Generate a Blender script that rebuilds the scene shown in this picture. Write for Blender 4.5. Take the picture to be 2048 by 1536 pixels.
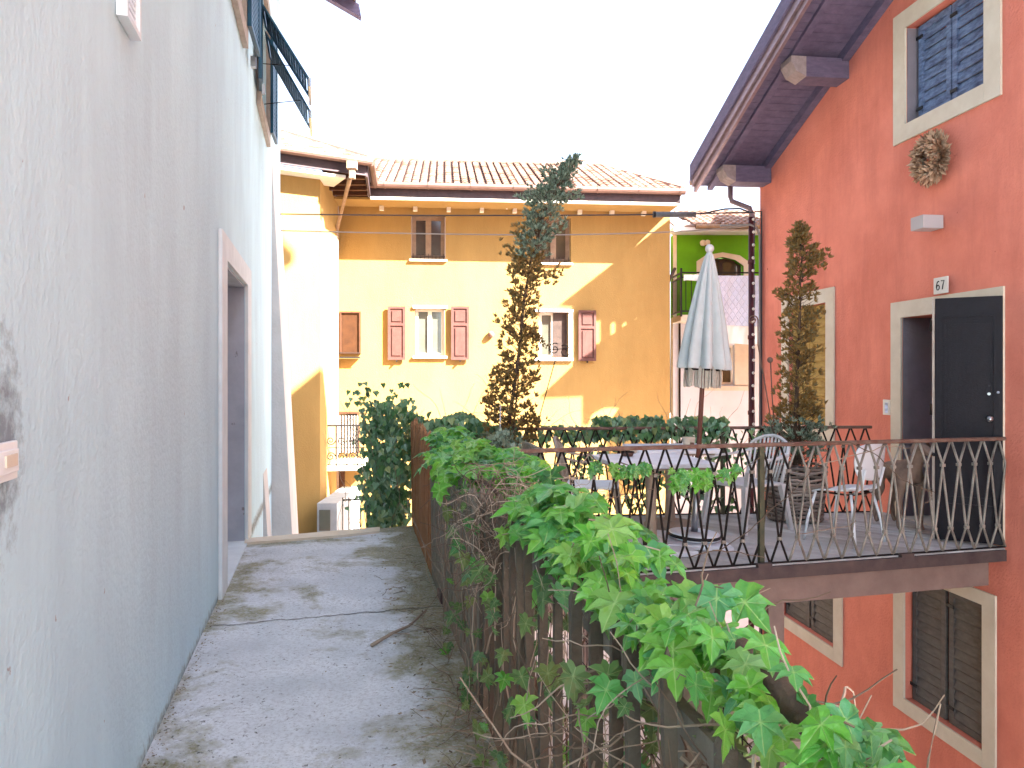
import bpy, math, random
from mathutils import Vector, Matrix
from mathutils.geometry import tessellate_polygon
R = math.radians
random.seed(7)
SC = bpy.context.scene
for o in list(bpy.data.objects): bpy.data.objects.remove(o)

# ---------------------------------------------------------------- camera
CAMZ = 1.55
FPX, CX, CY = 1500.0, 1024.0, 750.0
cam = bpy.data.cameras.new('camera'); camo = bpy.data.objects.new('camera', cam)
SC.collection.objects.link(camo); SC.camera = camo
camo.location = (0, 0, CAMZ); camo.rotation_euler = (R(90), 0, 0)
cam.sensor_width = 36.0; cam.lens = 36.0*FPX/2048.0
cam.shift_y = -18.0/2048.0
cam.clip_start = 0.05; cam.clip_end = 400
# ---------------------------------------------------------------- light
SUN = Vector((1.9, -1.0, 1.8)).normalized()          # towards the sun
w = bpy.data.worlds.new('World'); SC.world = w; w.use_nodes = True
nt = w.node_tree; bg = nt.nodes['Background']
sky = nt.nodes.new('ShaderNodeTexSky'); sky.sky_type = 'NISHITA'; sky.sun_disc = False
sky.sun_elevation = math.asin(SUN.z); sky.sun_rotation = math.atan2(SUN.x, SUN.y)
sky.dust_density = 4.0; sky.air_density = 1.0; sky.ozone_density = 1.0
hs = nt.nodes.new('ShaderNodeHueSaturation'); hs.inputs['Saturation'].default_value = 0.55
tn = nt.nodes.new('ShaderNodeMix'); tn.data_type = 'RGBA'; tn.blend_type = 'MULTIPLY'; tn.inputs[0].default_value = 1.0; tn.inputs[7].default_value = (.93, .985, 1.12, 1)
nt.links.new(sky.outputs[0], hs.inputs['Color']); nt.links.new(hs.outputs[0], tn.inputs[6]); nt.links.new(tn.outputs[2], bg.inputs['Color'])
bg.inputs['Strength'].default_value = 0.05
sl = bpy.data.lights.new('sun', 'SUN'); sl.energy = 5.0; sl.angle = R(0.5); sl.color = (1.0, 0.95, 0.87)
so = bpy.data.objects.new('sun', sl); SC.collection.objects.link(so)
so.rotation_euler = (-SUN).to_track_quat('-Z', 'Y').to_euler(); so.location = SUN*30
SC.view_settings.view_transform = 'Standard'; SC.view_settings.look = 'None'
SC.view_settings.gamma = 1.0; SC.view_settings.use_curve_mapping = False
SC.view_settings.exposure = 3.78
SC.cycles.max_bounces = 8; SC.cycles.diffuse_bounces = 4
SC.cycles.sample_clamp_indirect = 6.0

# ---------------------------------------------------------------- helpers
def P(px, py, Y): return Vector(((px-CX)/FPX*Y, Y, CAMZ+(CY-py)/FPX*Y))
def ray_plane(px, py, p0, n):
    d = Vector(((px-CX)/FPX, 1.0, (CY-py)/FPX)); c = Vector((0, 0, CAMZ)); n = Vector(n)
    return c + d*((Vector(p0)-c).dot(n)/d.dot(n))
class Fr:
    """vertical wall frame: u runs left to right as seen from outside, n points out"""
    def __init__(s, o, u):
        s.o = Vector((o[0], o[1])); s.u = Vector(u).normalized(); s.n = Vector((s.u.y, -s.u.x))
    def pt(s, a, n, z):
        q = s.o+s.u*a+s.n*n; return Vector((q.x, q.y, z))
    def S(s, px, n=0.0):
        o = s.o+s.n*n; t = (px-CX)/FPX
        return (t*o.y-o.x)/(s.u.x-t*s.u.y)
    def Z(s, px, py, n=0.0):
        q = s.o+s.n*n+s.u*s.S(px, n); return CAMZ+(CY-py)/FPX*q.y
    def at(s, px, py, n=0.0): return (s.S(px, n), s.Z(px, py, n))
    def turn(s, a, n, ang):
        """frame hinged at (a,n), its u turned outwards by ang"""
        q = s.o+s.u*a+s.n*n; c, k = math.cos(ang), math.sin(ang)
        return Fr((q.x, q.y), (s.u.x*c+s.n.x*k, s.u.y*c+s.n.y*k))
class MB:
    def __init__(s): s.v = []; s.f = []; s.at = []
    def add(s, vs, fs):
        b = len(s.v); s.v += [tuple(v) for v in vs]; s.f += [tuple(b+i for i in f) for f in fs]; return s
    def box8(s, p):
        return s.add(p, [(0,3,2,1),(4,5,6,7),(0,1,5,4),(1,2,6,5),(2,3,7,6),(3,0,4,7)])
    def box(s, x0, x1, y0, y1, z0, z1):
        return s.box8([(x0,y0,z0),(x1,y0,z0),(x1,y1,z0),(x0,y1,z0),(x0,y0,z1),(x1,y0,z1),(x1,y1,z1),(x0,y1,z1)])
    def fbox(s, f, a0, a1, n0, n1, z0, z1):
        return s.box8([f.pt(a0,n0,z0),f.pt(a1,n0,z0),f.pt(a1,n1,z0),f.pt(a0,n1,z0),
                       f.pt(a0,n0,z1),f.pt(a1,n0,z1),f.pt(a1,n1,z1),f.pt(a0,n1,z1)])
    def ring(s, f, a0, a1, z0, z1, wd, n0, n1, bottom=True, wb=None):
        wb = wd if wb is None else wb
        s.fbox(f, a0, a0+wd, n0, n1, z0, z1); s.fbox(f, a1-wd, a1, n0, n1, z0, z1)
        s.fbox(f, a0+wd, a1-wd, n0, n1, z1-wd, z1)
        if bottom: s.fbox(f, a0+wd, a1-wd, n0, n1, z0, z0+wb)
        return s
    def wall(s, f, outer, holes=(), depth=0.35, n=0.0):
        loops = [list(outer)]+[list(h) for h in holes]
        flat = [p for l in loops for p in l]
        tris = tessellate_polygon([[Vector((p[0], p[1], 0)) for p in l] for l in loops])
        k = len(flat); vs = [f.pt(p[0], n, p[1]) for p in flat]+[f.pt(p[0], n-depth, p[1]) for p in flat]
        fs = []
        for t in tris:
            a, b, c = [Vector(flat[i]) for i in t]
            cr = (b-a).x*(c-a).y-(b-a).y*(c-a).x
            t = tuple(t) if cr > 0 else tuple(reversed(t))
            fs.append(t); fs.append(tuple(i+k for i in reversed(t)))
        b = 0
        for l in loops:
            m = len(l)
            for i in range(m): fs.append((b+i, b+(i+1) % m, b+(i+1) % m+k, b+i+k))
            b += m
        return s.add(vs, fs)
    def tube(s, pts, r, n=6, r1=None, cap=True):
        pts = [Vector(p) for p in pts]; m = len(pts); b = len(s.v)
        for i, p in enumerate(pts):
            d = (pts[min(i+1, m-1)]-pts[max(i-1, 0)])
            if d.length < 1e-7: d = Vector((0, 0, 1))
            d.normalize(); a = Vector((0, 0, 1)) if abs(d.z) < 0.9 else Vector((1, 0, 0))
            e1 = d.cross(a).normalized(); e2 = d.cross(e1)
            rr = r if r1 is None else r+(r1-r)*i/max(1, m-1)
            if callable(r): rr = r(i/max(1, m-1))
            for k in range(n):
                t = 2*math.pi*k/n; s.v.append(tuple(p+e1*(rr*math.cos(t))+e2*(rr*math.sin(t))))
        for i in range(m-1):
            for k in range(n):
                s.f.append((b+i*n+k, b+i*n+(k+1) % n, b+(i+1)*n+(k+1) % n, b+(i+1)*n+k))
        if cap:
            s.f.append(tuple(b+k for k in reversed(range(n)))); s.f.append(tuple(b+(m-1)*n+k for k in range(n)))
        return s
    def lathe(s, prof, c=(0, 0, 0), n=24, rad=None):
        b = len(s.v); m = len(prof)
        for i, (r, z) in enumerate(prof):
            for k in range(n):
                t = 2*math.pi*k/n; q = r*(rad(t, i/(m-1)) if rad else 1)
                s.v.append((c[0]+q*math.cos(t), c[1]+q*math.sin(t), c[2]+z))
        for i in range(m-1):
            for k in range(n):
                s.f.append((b+i*n+k, b+i*n+(k+1) % n, b+(i+1)*n+(k+1) % n, b+(i+1)*n+k))
        return s
    def ball(s, c, r, n=12):
        return s.lathe([(max(1e-4, r*math.sin(math.pi*i/8)), -r*math.cos(math.pi*i/8)) for i in range(9)], c, n)
    def slab(s, pts, th):
        """polygon (3-D list) thickened downwards"""
        k = len(pts); vs = [Vector(p) for p in pts]+[Vector(p)-Vector((0, 0, th)) for p in pts]
        fs = [tuple(range(k)), tuple(reversed(range(k, 2*k)))]
        for i in range(k): fs.append((i, i+k, (i+1) % k+k, (i+1) % k))
        return s.add(vs, fs)
def arc(fn, n): return [fn(i/n) for i in range(n+1)]
def tag(o, label=None, cat=None, group=None, kind=None):
    for k, v in (('label', label), ('category', cat), ('group', group), ('kind', kind)):
        if v: o[k] = v
    return o
def emp(name, loc, label, cat, group=None, rz=0.0):
    o = bpy.data.objects.new(name, None); SC.collection.objects.link(o)
    o.location = loc; o.rotation_euler = (0, 0, rz); o.empty_display_size = .2
    return tag(o, label, cat, group)
def root_loc(o):
    while o.parent: o = o.parent
    return o.location.copy()
def obj(name, mb, m, parent=None, smooth=False, loc=None, label=None, local=False):
    """links mb as one mesh; its coordinates are world ones unless local"""
    off = Vector((0, 0, 0))
    if parent is not None and not local: off = root_loc(parent)
    if parent is None and loc is not None: off = Vector(loc)
    me = bpy.data.meshes.new(name)
    me.from_pydata([(v[0]-off.x, v[1]-off.y, v[2]-off.z) for v in mb.v], [], mb.f)
    me.materials.append(m)
    if mb.at:
        at = me.attributes.new('vein', 'FLOAT', 'POINT'); at.data.foreach_set('value', mb.at)
    if smooth:
        for p in me.polygons: p.use_smooth = True
    me.update()
    o = bpy.data.objects.new(name, me); SC.collection.objects.link(o)
    if parent is not None: o.parent = parent
    elif loc is not None: o.location = loc
    if label: o['label'] = label
    return o
def fixn(o):
    import bmesh
    bm = bmesh.new(); bm.from_mesh(o.data); bmesh.ops.recalc_face_normals(bm, faces=bm.faces); bm.to_mesh(o.data); bm.free()
    return o
def bevel(o, wd=.006, seg=2):
    md = o.modifiers.new('bevel', 'BEVEL'); md.width = wd; md.segments = seg; md.limit_method = 'ANGLE'; md.angle_limit = R(40)
    return o
def copy_thing(o, loc, rz, label):
    def cp(x, par):
        c = x.copy(); SC.collection.objects.link(c)
        if par is not None: c.parent = par
        for ch in x.children: cp(ch, c)
        return c
    c = cp(o, None); c.location = loc; c.rotation_euler = (0, 0, rz); c['label'] = label
    return c

# ---------------------------------------------------------------- materials
def mat(name, col, rough=.8, var=None, vscale=3.0, bump=0.0, bscale=40.0, spec=.3, metal=0.0, trans=0.0, island=None, streak=1.0, detail=6.0, dirt=None, vein=None, runs=None):
    m = bpy.data.materials.new(name); m.use_nodes = True; n = m.node_tree; b = n.nodes['Principled BSDF']
    L = n.links.new
    b.inputs['Roughness'].default_value = rough; b.inputs['Metallic'].default_value = metal
    b.inputs['Specular IOR Level'].default_value = spec
    b.inputs['Base Color'].default_value = (*col, 1)
    tc = n.nodes.new('ShaderNodeTexCoord'); cur = None
    mp = n.nodes.new('ShaderNodeMapping'); mp.inputs['Scale'].default_value = (1, 1, streak); L(tc.outputs['Object'], mp.inputs[0])
    if var:
        nz = n.nodes.new('ShaderNodeTexNoise'); nz.inputs['Scale'].default_value = vscale; nz.inputs['Detail'].default_value = detail
        nz.inputs['Roughness'].default_value = .65
        rp = n.nodes.new('ShaderNodeValToRGB'); rp.color_ramp.elements[0].position = .32; rp.color_ramp.elements[1].position = .68
        rp.color_ramp.elements[0].color = (*var, 1); rp.color_ramp.elements[1].color = (*col, 1)
        L(mp.outputs[0], nz.inputs['Vector']); L(nz.outputs['Fac'], rp.inputs[0]); cur = rp.outputs[0]
    if runs:   # faint vertical rain streaks and patches
        m2 = n.nodes.new('ShaderNodeMapping'); m2.inputs['Scale'].default_value = (4.5, 4.5, .8); L(tc.outputs['Object'], m2.inputs[0])
        nz = n.nodes.new('ShaderNodeTexNoise'); nz.inputs['Scale'].default_value = 1.0; nz.inputs['Detail'].default_value = 7; nz.inputs['Roughness'].default_value = .7
        n3 = n.nodes.new('ShaderNodeTexNoise'); n3.inputs['Scale'].default_value = .7; n3.inputs['Detail'].default_value = 5; L(tc.outputs['Object'], n3.inputs['Vector'])
        mm = n.nodes.new('ShaderNodeMath'); mm.operation = 'ADD'
        rp = n.nodes.new('ShaderNodeValToRGB'); rp.color_ramp.elements[0].position = .92; rp.color_ramp.elements[1].position = 1.22
        rp.color_ramp.elements[0].color = (0,0,0,1); rp.color_ramp.elements[1].color = (.45,.45,.45,1)
        L(m2.outputs[0], nz.inputs['Vector']); L(nz.outputs['Fac'], mm.inputs[0]); L(n3.outputs['Fac'], mm.inputs[1])
        m5 = n.nodes.new('ShaderNodeMath'); m5.operation = 'MULTIPLY'; m5.inputs[1].default_value = .8; L(mm.outputs[0], m5.inputs[0]); L(m5.outputs[0], rp.inputs[0])
        rp.color_ramp.elements[0].position = .76; rp.color_ramp.elements[1].position = 1.0
        mx = n.nodes.new('ShaderNodeMix'); mx.data_type = 'RGBA'; mx.inputs[7].default_value = (*runs, 1)
        L(rp.outputs[0], mx.inputs[0]); L(cur, mx.inputs[6]); cur = mx.outputs[2]
    if dirt:   # dark specks / stains
        nz = n.nodes.new('ShaderNodeTexNoise'); nz.inputs['Scale'].default_value = dirt[1]; nz.inputs['Detail'].default_value = 8
        rp = n.nodes.new('ShaderNodeValToRGB'); rp.color_ramp.elements[0].position = dirt[2]; rp.color_ramp.elements[1].position = dirt[2]+dirt[3]
        rp.color_ramp.elements[0].color = (0, 0, 0, 1); rp.color_ramp.elements[1].color = (1, 1, 1, 1)
        mx = n.nodes.new('ShaderNodeMix'); mx.data_type = 'RGBA'; mx.inputs[7].default_value = (*dirt[0], 1)
        L(tc.outputs['Object'], nz.inputs['Vector']); L(nz.outputs['Fac'], rp.inputs[0]); L(rp.outputs[0], mx.inputs[0])
        if cur: L(cur, mx.inputs[6])
        else: mx.inputs[6].default_value = (*col, 1)
        cur = mx.outputs[2]
    if island:
        ge = n.nodes.new('ShaderNodeNewGeometry'); rp = n.nodes.new('ShaderNodeValToRGB')
        rp.color_ramp.elements[0].color = (*island[0], 1); rp.color_ramp.elements[1].color = (*island[-1], 1)
        for i, c in enumerate(island[1:-1]):
            e = rp.color_ramp.elements.new((i+1)/(len(island)-1)); e.color = (*c, 1)
        L(ge.outputs['Random Per Island'], rp.inputs[0])
        if cur:
            mx = n.nodes.new('ShaderNodeMix'); mx.data_type = 'RGBA'; mx.inputs[0].default_value = .35
            L(rp.outputs[0], mx.inputs[6]); L(cur, mx.inputs[7]); cur = mx.outputs[2]
        else: cur = rp.outputs[0]
    if vein:
        an = n.nodes.new('ShaderNodeAttribute'); an.attribute_name = 'vein'; rp = n.nodes.new('ShaderNodeValToRGB')
        rp.color_ramp.elements[0].position = .80; rp.color_ramp.elements[1].position = .97; rp.color_ramp.elements[1].color = (.6,.6,.6,1)
        rp.color_ramp.elements[0].color = (0,0,0,1); L(an.outputs['Fac'], rp.inputs[0])
        mx = n.nodes.new('ShaderNodeMix'); mx.data_type = 'RGBA'; mx.inputs[7].default_value = (*vein, 1)
        L(rp.outputs[0], mx.inputs[0]); L(cur, mx.inputs[6]); cur = mx.outputs[2]
    if cur: L(cur, b.inputs['Base Color'])
    if bump:
        nb = n.nodes.new('ShaderNodeTexNoise'); nb.inputs['Scale'].default_value = bscale; nb.inputs['Detail'].default_value = 8
        bp = n.nodes.new('ShaderNodeBump'); bp.inputs['Strength'].default_value = bump; bp.inputs['Distance'].default_value = .02
        L(tc.outputs['Object'], nb.inputs['Vector']); L(nb.outputs['Fac'], bp.inputs['Height']); L(bp.outputs[0], b.inputs['Normal'])
    if trans:
        t = n.nodes.new('ShaderNodeBsdfTranslucent'); ms = n.nodes.new('ShaderNodeMixShader'); ms.inputs[0].default_value = trans
        if cur: L(cur, t.inputs['Color'])
        else: t.inputs['Color'].default_value = (*col, 1)
        L(b.outputs[0], ms.inputs[1]); L(t.outputs[0], ms.inputs[2]); L(ms.outputs[0], n.nodes['Material Output'].inputs[0])
    return m
def glassy(name, col, rough=.08):
    return mat(name, col, rough=rough, spec=.9, var=tuple(c*.6 for c in col), vscale=1.5)
M = {}
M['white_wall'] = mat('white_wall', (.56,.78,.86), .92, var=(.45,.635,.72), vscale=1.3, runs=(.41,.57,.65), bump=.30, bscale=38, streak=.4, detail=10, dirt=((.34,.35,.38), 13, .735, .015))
M['white_plain'] = mat('white_plain', (.66,.73,.77), .8, var=(.55,.62,.66), vscale=5)
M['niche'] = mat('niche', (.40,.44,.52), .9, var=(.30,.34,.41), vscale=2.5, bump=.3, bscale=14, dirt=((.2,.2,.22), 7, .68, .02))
M['stain'] = mat('stain', (.30,.30,.33), .95, var=(.16,.16,.19), vscale=9, bump=.6, bscale=30)
M['yellow'] = mat('yellow', (.325,.20,.064), .9, runs=(.24,.145,.045), var=(.28,.17,.054), vscale=1.9, bump=.4, bscale=45, streak=.4, detail=9)
M['ochre'] = mat('ochre', (.45,.29,.09), .9, var=(.65,.39,.10), vscale=1.6, bump=.15, bscale=25)
M['green_wall'] = mat('green_wall', (.12,.37,.012), .9, var=(.10,.30,.01), vscale=2, bump=.1)
M['grey_wall'] = mat('grey_wall', (.64,.66,.72), .9, var=(.57,.59,.65), vscale=2, bump=.1)
M['red_wall'] = mat('red_wall', (.80,.27,.195), .9, runs=(.50,.14,.10), var=(.66,.20,.14), vscale=1.7, bump=.55, bscale=45, detail=8, dirt=((.30,.05,.03), 6, .75, .02))
M['cream'] = mat('cream', (.66,.60,.50), .85, var=(.58,.51,.41), vscale=4, bump=.1)
M['tile'] = mat('tile', (.3,.2,.16), .85, island=[(.15,.075,.05),(.26,.17,.13),(.30,.215,.175),(.20,.11,.08)], bump=.2)
M['tile_pan'] = mat('tile_pan', (.035,.014,.01), .9, var=(.02,.01,.008), vscale=8)
M['gutter'] = mat('gutter', (.16,.085,.065), .5, metal=.2, spec=.4, var=(.11,.06,.045), vscale=4)
M['fascia'] = mat('fascia', (.075,.05,.055), .7, var=(.05,.035,.04), vscale=9)
M['soffit_purple'] = mat('soffit_purple', (.155,.125,.20), .75, var=(.095,.078,.13), vscale=7, streak=3, bump=.2, bscale=30)
M['beam_end'] = mat('beam_end', (.36,.30,.30), .85, var=(.25,.2,.2), vscale=14)
M['copper'] = mat('copper', (.30,.22,.24), .45, metal=.4, var=(.2,.14,.15), vscale=8)
M['pink_shutter'] = mat('pink_shutter', (.11,.045,.036), .7, var=(.08,.03,.024), vscale=6)
M['dark_wood'] = mat('dark_wood', (.07,.045,.035), .7, var=(.04,.025,.02), vscale=9)
M['brown_wood'] = mat('brown_wood', (.09,.035,.015), .7, var=(.055,.022,.01), vscale=9, streak=.3)
M['tan_frame'] = mat('tan_frame', (.28,.19,.125), .7, var=(.2,.13,.085), vscale=7)
M['pane'] = glassy('pane', (.075,.05,.035)); M['pane_grey'] = glassy('pane_grey', (.12,.12,.09)); M['pane_orange'] = mat('pane_orange', (.06,.022,.007), .5, var=(.035,.012,.004), vscale=5)
M['pane_dark'] = glassy('pane_dark', (.03,.025,.03))
M['grey_shutter'] = mat('grey_shutter', (.19,.27,.44), .75, var=(.05,.065,.13), vscale=9, streak=3, bump=.3, detail=9)
M['dark_shutter'] = mat('dark_shutter', (.13,.12,.115), .7, var=(.075,.068,.066), vscale=9, streak=3)
M['yellow_shutter'] = mat('yellow_shutter', (.50,.34,.10), .8, var=(.30,.18,.05), vscale=8, streak=4, bump=.3)
M['door_dark'] = mat('door_dark', (.011,.010,.016), .55, spec=.2, var=(.008,.007,.011), vscale=30, bump=.12, bscale=90)
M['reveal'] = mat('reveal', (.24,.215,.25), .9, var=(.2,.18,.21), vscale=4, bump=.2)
M['teal'] = mat('teal', (.006,.075,.14), .45, spec=.5, var=(.004,.045,.09), vscale=8)
M['sill'] = mat('sill', (.40,.36,.32), .9, var=(.3,.26,.23), vscale=8)
M['rust'] = mat('rust', (.13,.055,.04), .75, metal=.2, var=(.21,.15,.12), vscale=12, bump=.3, bscale=60)
M['iron'] = mat('iron', (.012,.010,.010), .7, spec=.15, var=(.022,.017,.015), vscale=20)
M['iron_pale'] = mat('iron_pale', (.13,.115,.10), .65, metal=.2, var=(.36,.34,.30), vscale=5, bump=.3, bscale=60)
M['steel'] = mat('steel', (.42,.44,.46), .35, metal=.8, var=(.3,.31,.33), vscale=6)
M['black'] = mat('black', (.012,.012,.014), .5)
M['plank'] = mat('plank', (.30,.27,.26), .85, island=[(.38,.37,.35),(.64,.63,.61),(.50,.48,.46),(.74,.73,.72)], var=(.24,.22,.20), vscale=5, bump=.4, bscale=25)
M['beam'] = mat('beam', (.21,.15,.13), .85, var=(.15,.105,.09), vscale=4, bump=.15)
M['beam_dark'] = mat('beam_dark', (.045,.032,.035), .8, var=(.09,.065,.06), vscale=6, bump=.2)
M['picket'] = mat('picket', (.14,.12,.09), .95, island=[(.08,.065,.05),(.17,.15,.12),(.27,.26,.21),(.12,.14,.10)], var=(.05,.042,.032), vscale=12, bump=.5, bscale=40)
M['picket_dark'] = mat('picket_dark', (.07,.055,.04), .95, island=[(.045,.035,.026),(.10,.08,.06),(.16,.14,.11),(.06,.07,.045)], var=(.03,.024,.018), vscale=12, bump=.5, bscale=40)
M['picket_sunlit'] = mat('picket_sunlit', (.28,.14,.065), .95, island=[(.20,.10,.05),(.33,.18,.09),(.26,.14,.07)], var=(.12,.06,.03), vscale=10, bump=.5)  # sunlight on the far pickets is put into this warmer colour
M['twig'] = mat('twig', (.19,.145,.10), .95, island=[(.10,.07,.05),(.26,.20,.15),(.46,.39,.31)])
M['bark'] = mat('bark', (.14,.095,.065), .95, var=(.06,.04,.03), vscale=12, bump=.6)
M['plastic'] = mat('plastic', (.62,.62,.64), .45, spec=.5, var=(.5,.49,.48), vscale=6)
M['plastic_beige'] = mat('plastic_beige', (.34,.29,.235), .6, var=(.25,.21,.165), vscale=6)
M['plastic_white'] = mat('plastic_white', (.72,.77,.82), .4, spec=.5)
M['mesh_panel'] = mat('mesh_panel', (.36,.34,.28), .8, var=(.15,.14,.11), vscale=60)
M['table_white'] = mat('table_white', (.74,.78,.86), .35, spec=.5, var=(.60,.60,.66), vscale=4)
M['table_leg'] = mat('table_leg', (.36,.29,.23), .7, var=(.28,.22,.17), vscale=8)
M['canopy'] = mat('canopy', (.60,.64,.65), .9, var=(.50,.54,.55), vscale=5, bump=.15, bscale=60, trans=.15)
M['fringe'] = mat('fringe', (.50,.46,.40), .95, var=(.38,.35,.30), vscale=30)
M['pole_wood'] = mat('pole_wood', (.17,.065,.045), .6, var=(.10,.04,.03), vscale=7, streak=.4)
M['quilt'] = mat('quilt', (.64,.70,.90), .95, var=(.57,.63,.82), vscale=3)
M['cloth'] = mat('cloth', (.85,.87,.88), .95)
M['wicker'] = mat('wicker', (.13,.10,.085), .85, island=[(.12,.095,.08),(.30,.25,.22),(.20,.165,.14),(.45,.39,.35)], bump=.4)
M['tuft'] = mat('tuft', (.30,.20,.13), .9, island=[(.24,.13,.075),(.50,.33,.22),(.66,.48,.34),(.36,.21,.13)])
M['lamp'] = mat('lamp', (.42,.40,.42), .5); M['paper'] = mat('paper', (.72,.70,.66), .6); M['ink'] = mat('ink', (.03,.03,.03), .7)
M['dogfur'] = mat('dogfur', (.24,.165,.125), .85, var=(.15,.10,.08), vscale=9, bump=.25, bscale=80)
M['cable'] = mat('cable', (.05,.045,.05), .7); M['cable_pale'] = mat('cable_pale', (.30,.26,.24), .6)
M['bulb'] = mat('bulb', (.7,.66,.6), .3)
M['conduit'] = mat('conduit', (.18,.17,.17), .6, var=(.11,.1,.1), vscale=9)
M['box_grey'] = mat('box_grey', (.40,.42,.44), .8, var=(.3,.32,.34), vscale=5, bump=.2)
M['litter'] = mat('litter', (.1,.075,.05), .95, island=[(.08,.06,.045),(.20,.16,.11),(.30,.24,.16),(.12,.13,.07)])
M['leaf'] = mat('leaf', (.14,.42,.04), .30, spec=.7, trans=.32, bump=.6, bscale=34, vein=(.42,.62,.22),
    var=(.05,.22,.04), vscale=14, island=[(.02,.12,.03),(.05,.26,.07),(.11,.44,.03),(.19,.52,.04),(.07,.34,.16),(.13,.48,.05),(.30,.56,.08),(.16,.42,.24)])
M['leaf_old'] = mat('leaf_old', (.10,.16,.05), .5, trans=.25, vein=(.40,.46,.22), dirt=((.26,.17,.06), 22, .56, .08), island=[(.06,.18,.07),(.14,.28,.09),(.26,.32,.10),(.09,.24,.12)], bump=.2)
M['ivy'] = mat('ivy', (.035,.10,.035), .30, spec=.8, trans=.3, island=[(.03,.09,.03),(.13,.32,.12),(.05,.14,.05),(.24,.42,.26),(.10,.24,.14),(.34,.42,.14)])
M['juniper'] = mat('juniper', (.08,.14,.10), .7, trans=.3, island=[(.06,.10,.07),(.19,.28,.21),(.34,.44,.35),(.13,.15,.08)])
M['juniper_backlit'] = mat('juniper_backlit', (.10,.07,.035), .85, trans=.4, island=[(.18,.12,.05),(.32,.20,.06),(.18,.18,.10),(.42,.24,.07)])  # orange-brown backlight put into the foliage colour

def concrete():
    m = bpy.data.materials.new('path_concrete'); m.use_nodes = True; n = m.node_tree; L = n.links.new; b = n.nodes['Principled BSDF']
    b.inputs['Roughness'].default_value = .93; b.inputs['Specular IOR Level'].default_value = .25
    tc = n.nodes.new('ShaderNodeTexCoord')
    def noise(sc, dt, ro=.6, dist=0):
        z = n.nodes.new('ShaderNodeTexNoise'); z.inputs['Scale'].default_value = sc; z.inputs['Detail'].default_value = dt
        z.inputs['Roughness'].default_value = ro; z.inputs['Distortion'].default_value = dist; L(tc.outputs['Object'], z.inputs['Vector']); return z
    def ramp(src, a, c, ca=(0,0,0,1), cc=(1,1,1,1)):
        r = n.nodes.new('ShaderNodeValToRGB'); r.color_ramp.elements[0].position = a; r.color_ramp.elements[1].position = c
        r.color_ramp.elements[0].color = ca; r.color_ramp.elements[1].color = cc; L(src, r.inputs[0]); return r.outputs[0]
    def mix(fac, a, c):
        x = n.nodes.new('ShaderNodeMix'); x.data_type = 'RGBA'; L(fac, x.inputs[0])
        if isinstance(a, tuple): x.inputs[6].default_value = a
        else: L(a, x.inputs[6])
        if isinstance(c, tuple): x.inputs[7].default_value = c
        else: L(c, x.inputs[7])
        return x.outputs[2]
    def math_(op, a, c):
        x = n.nodes.new('ShaderNodeMath'); x.operation = op
        for i, q in enumerate((a, c)):
            if isinstance(q, (int, float)): x.inputs[i].default_value = q
            else: L(q, x.inputs[i])
        return x.outputs[0]
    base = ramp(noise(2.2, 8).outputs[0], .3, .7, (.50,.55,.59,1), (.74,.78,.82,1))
    # moss and damp: stronger by the fence and at the far end, patchy elsewhere
    sp = n.nodes.new('ShaderNodeSeparateXYZ'); L(tc.outputs['Object'], sp.inputs[0])
    edge = math_('ADD', sp.outputs[0], math_('MULTIPLY', sp.outputs[1], .2085))      # X + .2085 Y = .555 on the fence line
    er = ramp(edge, .10, .56)
    le = ramp(math_('MULTIPLY', math_('ADD', edge, 1.1), 1.0), -.12, .62, (1,1,1,1), (0,0,0,1))
    fr_ = ramp(math_('DIVIDE', sp.outputs[1], 10.0), .42, .85)
    nz = noise(1.25, 12, .72, .15)
    moss = math_('ADD', math_('ADD', nz.outputs[0], math_('MULTIPLY', er, .19)), math_('ADD', math_('MULTIPLY', le, .10), math_('MULTIPLY', fr_, .05)))
    mossf = ramp(moss, .535, .63)
    c = mix(mossf, base, ramp(noise(7, 6).outputs[0], .3, .7, (.19,.19,.11,1), (.34,.33,.22,1)))
    c = mix(ramp(noise(75, 5, .75).outputs[0], .42, .62), c, mix(ramp(noise(40, 3).outputs[0], .4, .6), c, (.42,.44,.46,1)))
    spk = ramp(noise(30, 7, .75).outputs[0], .585, .62)
    spk2 = math_('MULTIPLY', spk, ramp(noise(1.9, 4).outputs[0], .38, .58))
    c = mix(spk2, c, (.08,.08,.075,1))
    spk3 = ramp(noise(60, 3).outputs[0], .70, .72)
    c = mix(spk3, c, (.16,.15,.13,1))
    L(c, b.inputs['Base Color'])
    bp = n.nodes.new('ShaderNodeBump'); bp.inputs['Strength'].default_value = .6; bp.inputs['Distance'].default_value = .02
    L(math_('ADD', noise(18, 9, .7).outputs[0], math_('MULTIPLY', noise(110, 4, .7).outputs[0], .6)), bp.inputs['Height']); L(bp.outputs[0], b.inputs['Normal'])
    return m
M['concrete'] = concrete()
M['paving'] = mat('paving', (.60,.53,.49), .9, var=(.48,.42,.39), vscale=2, bump=.3)
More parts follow.
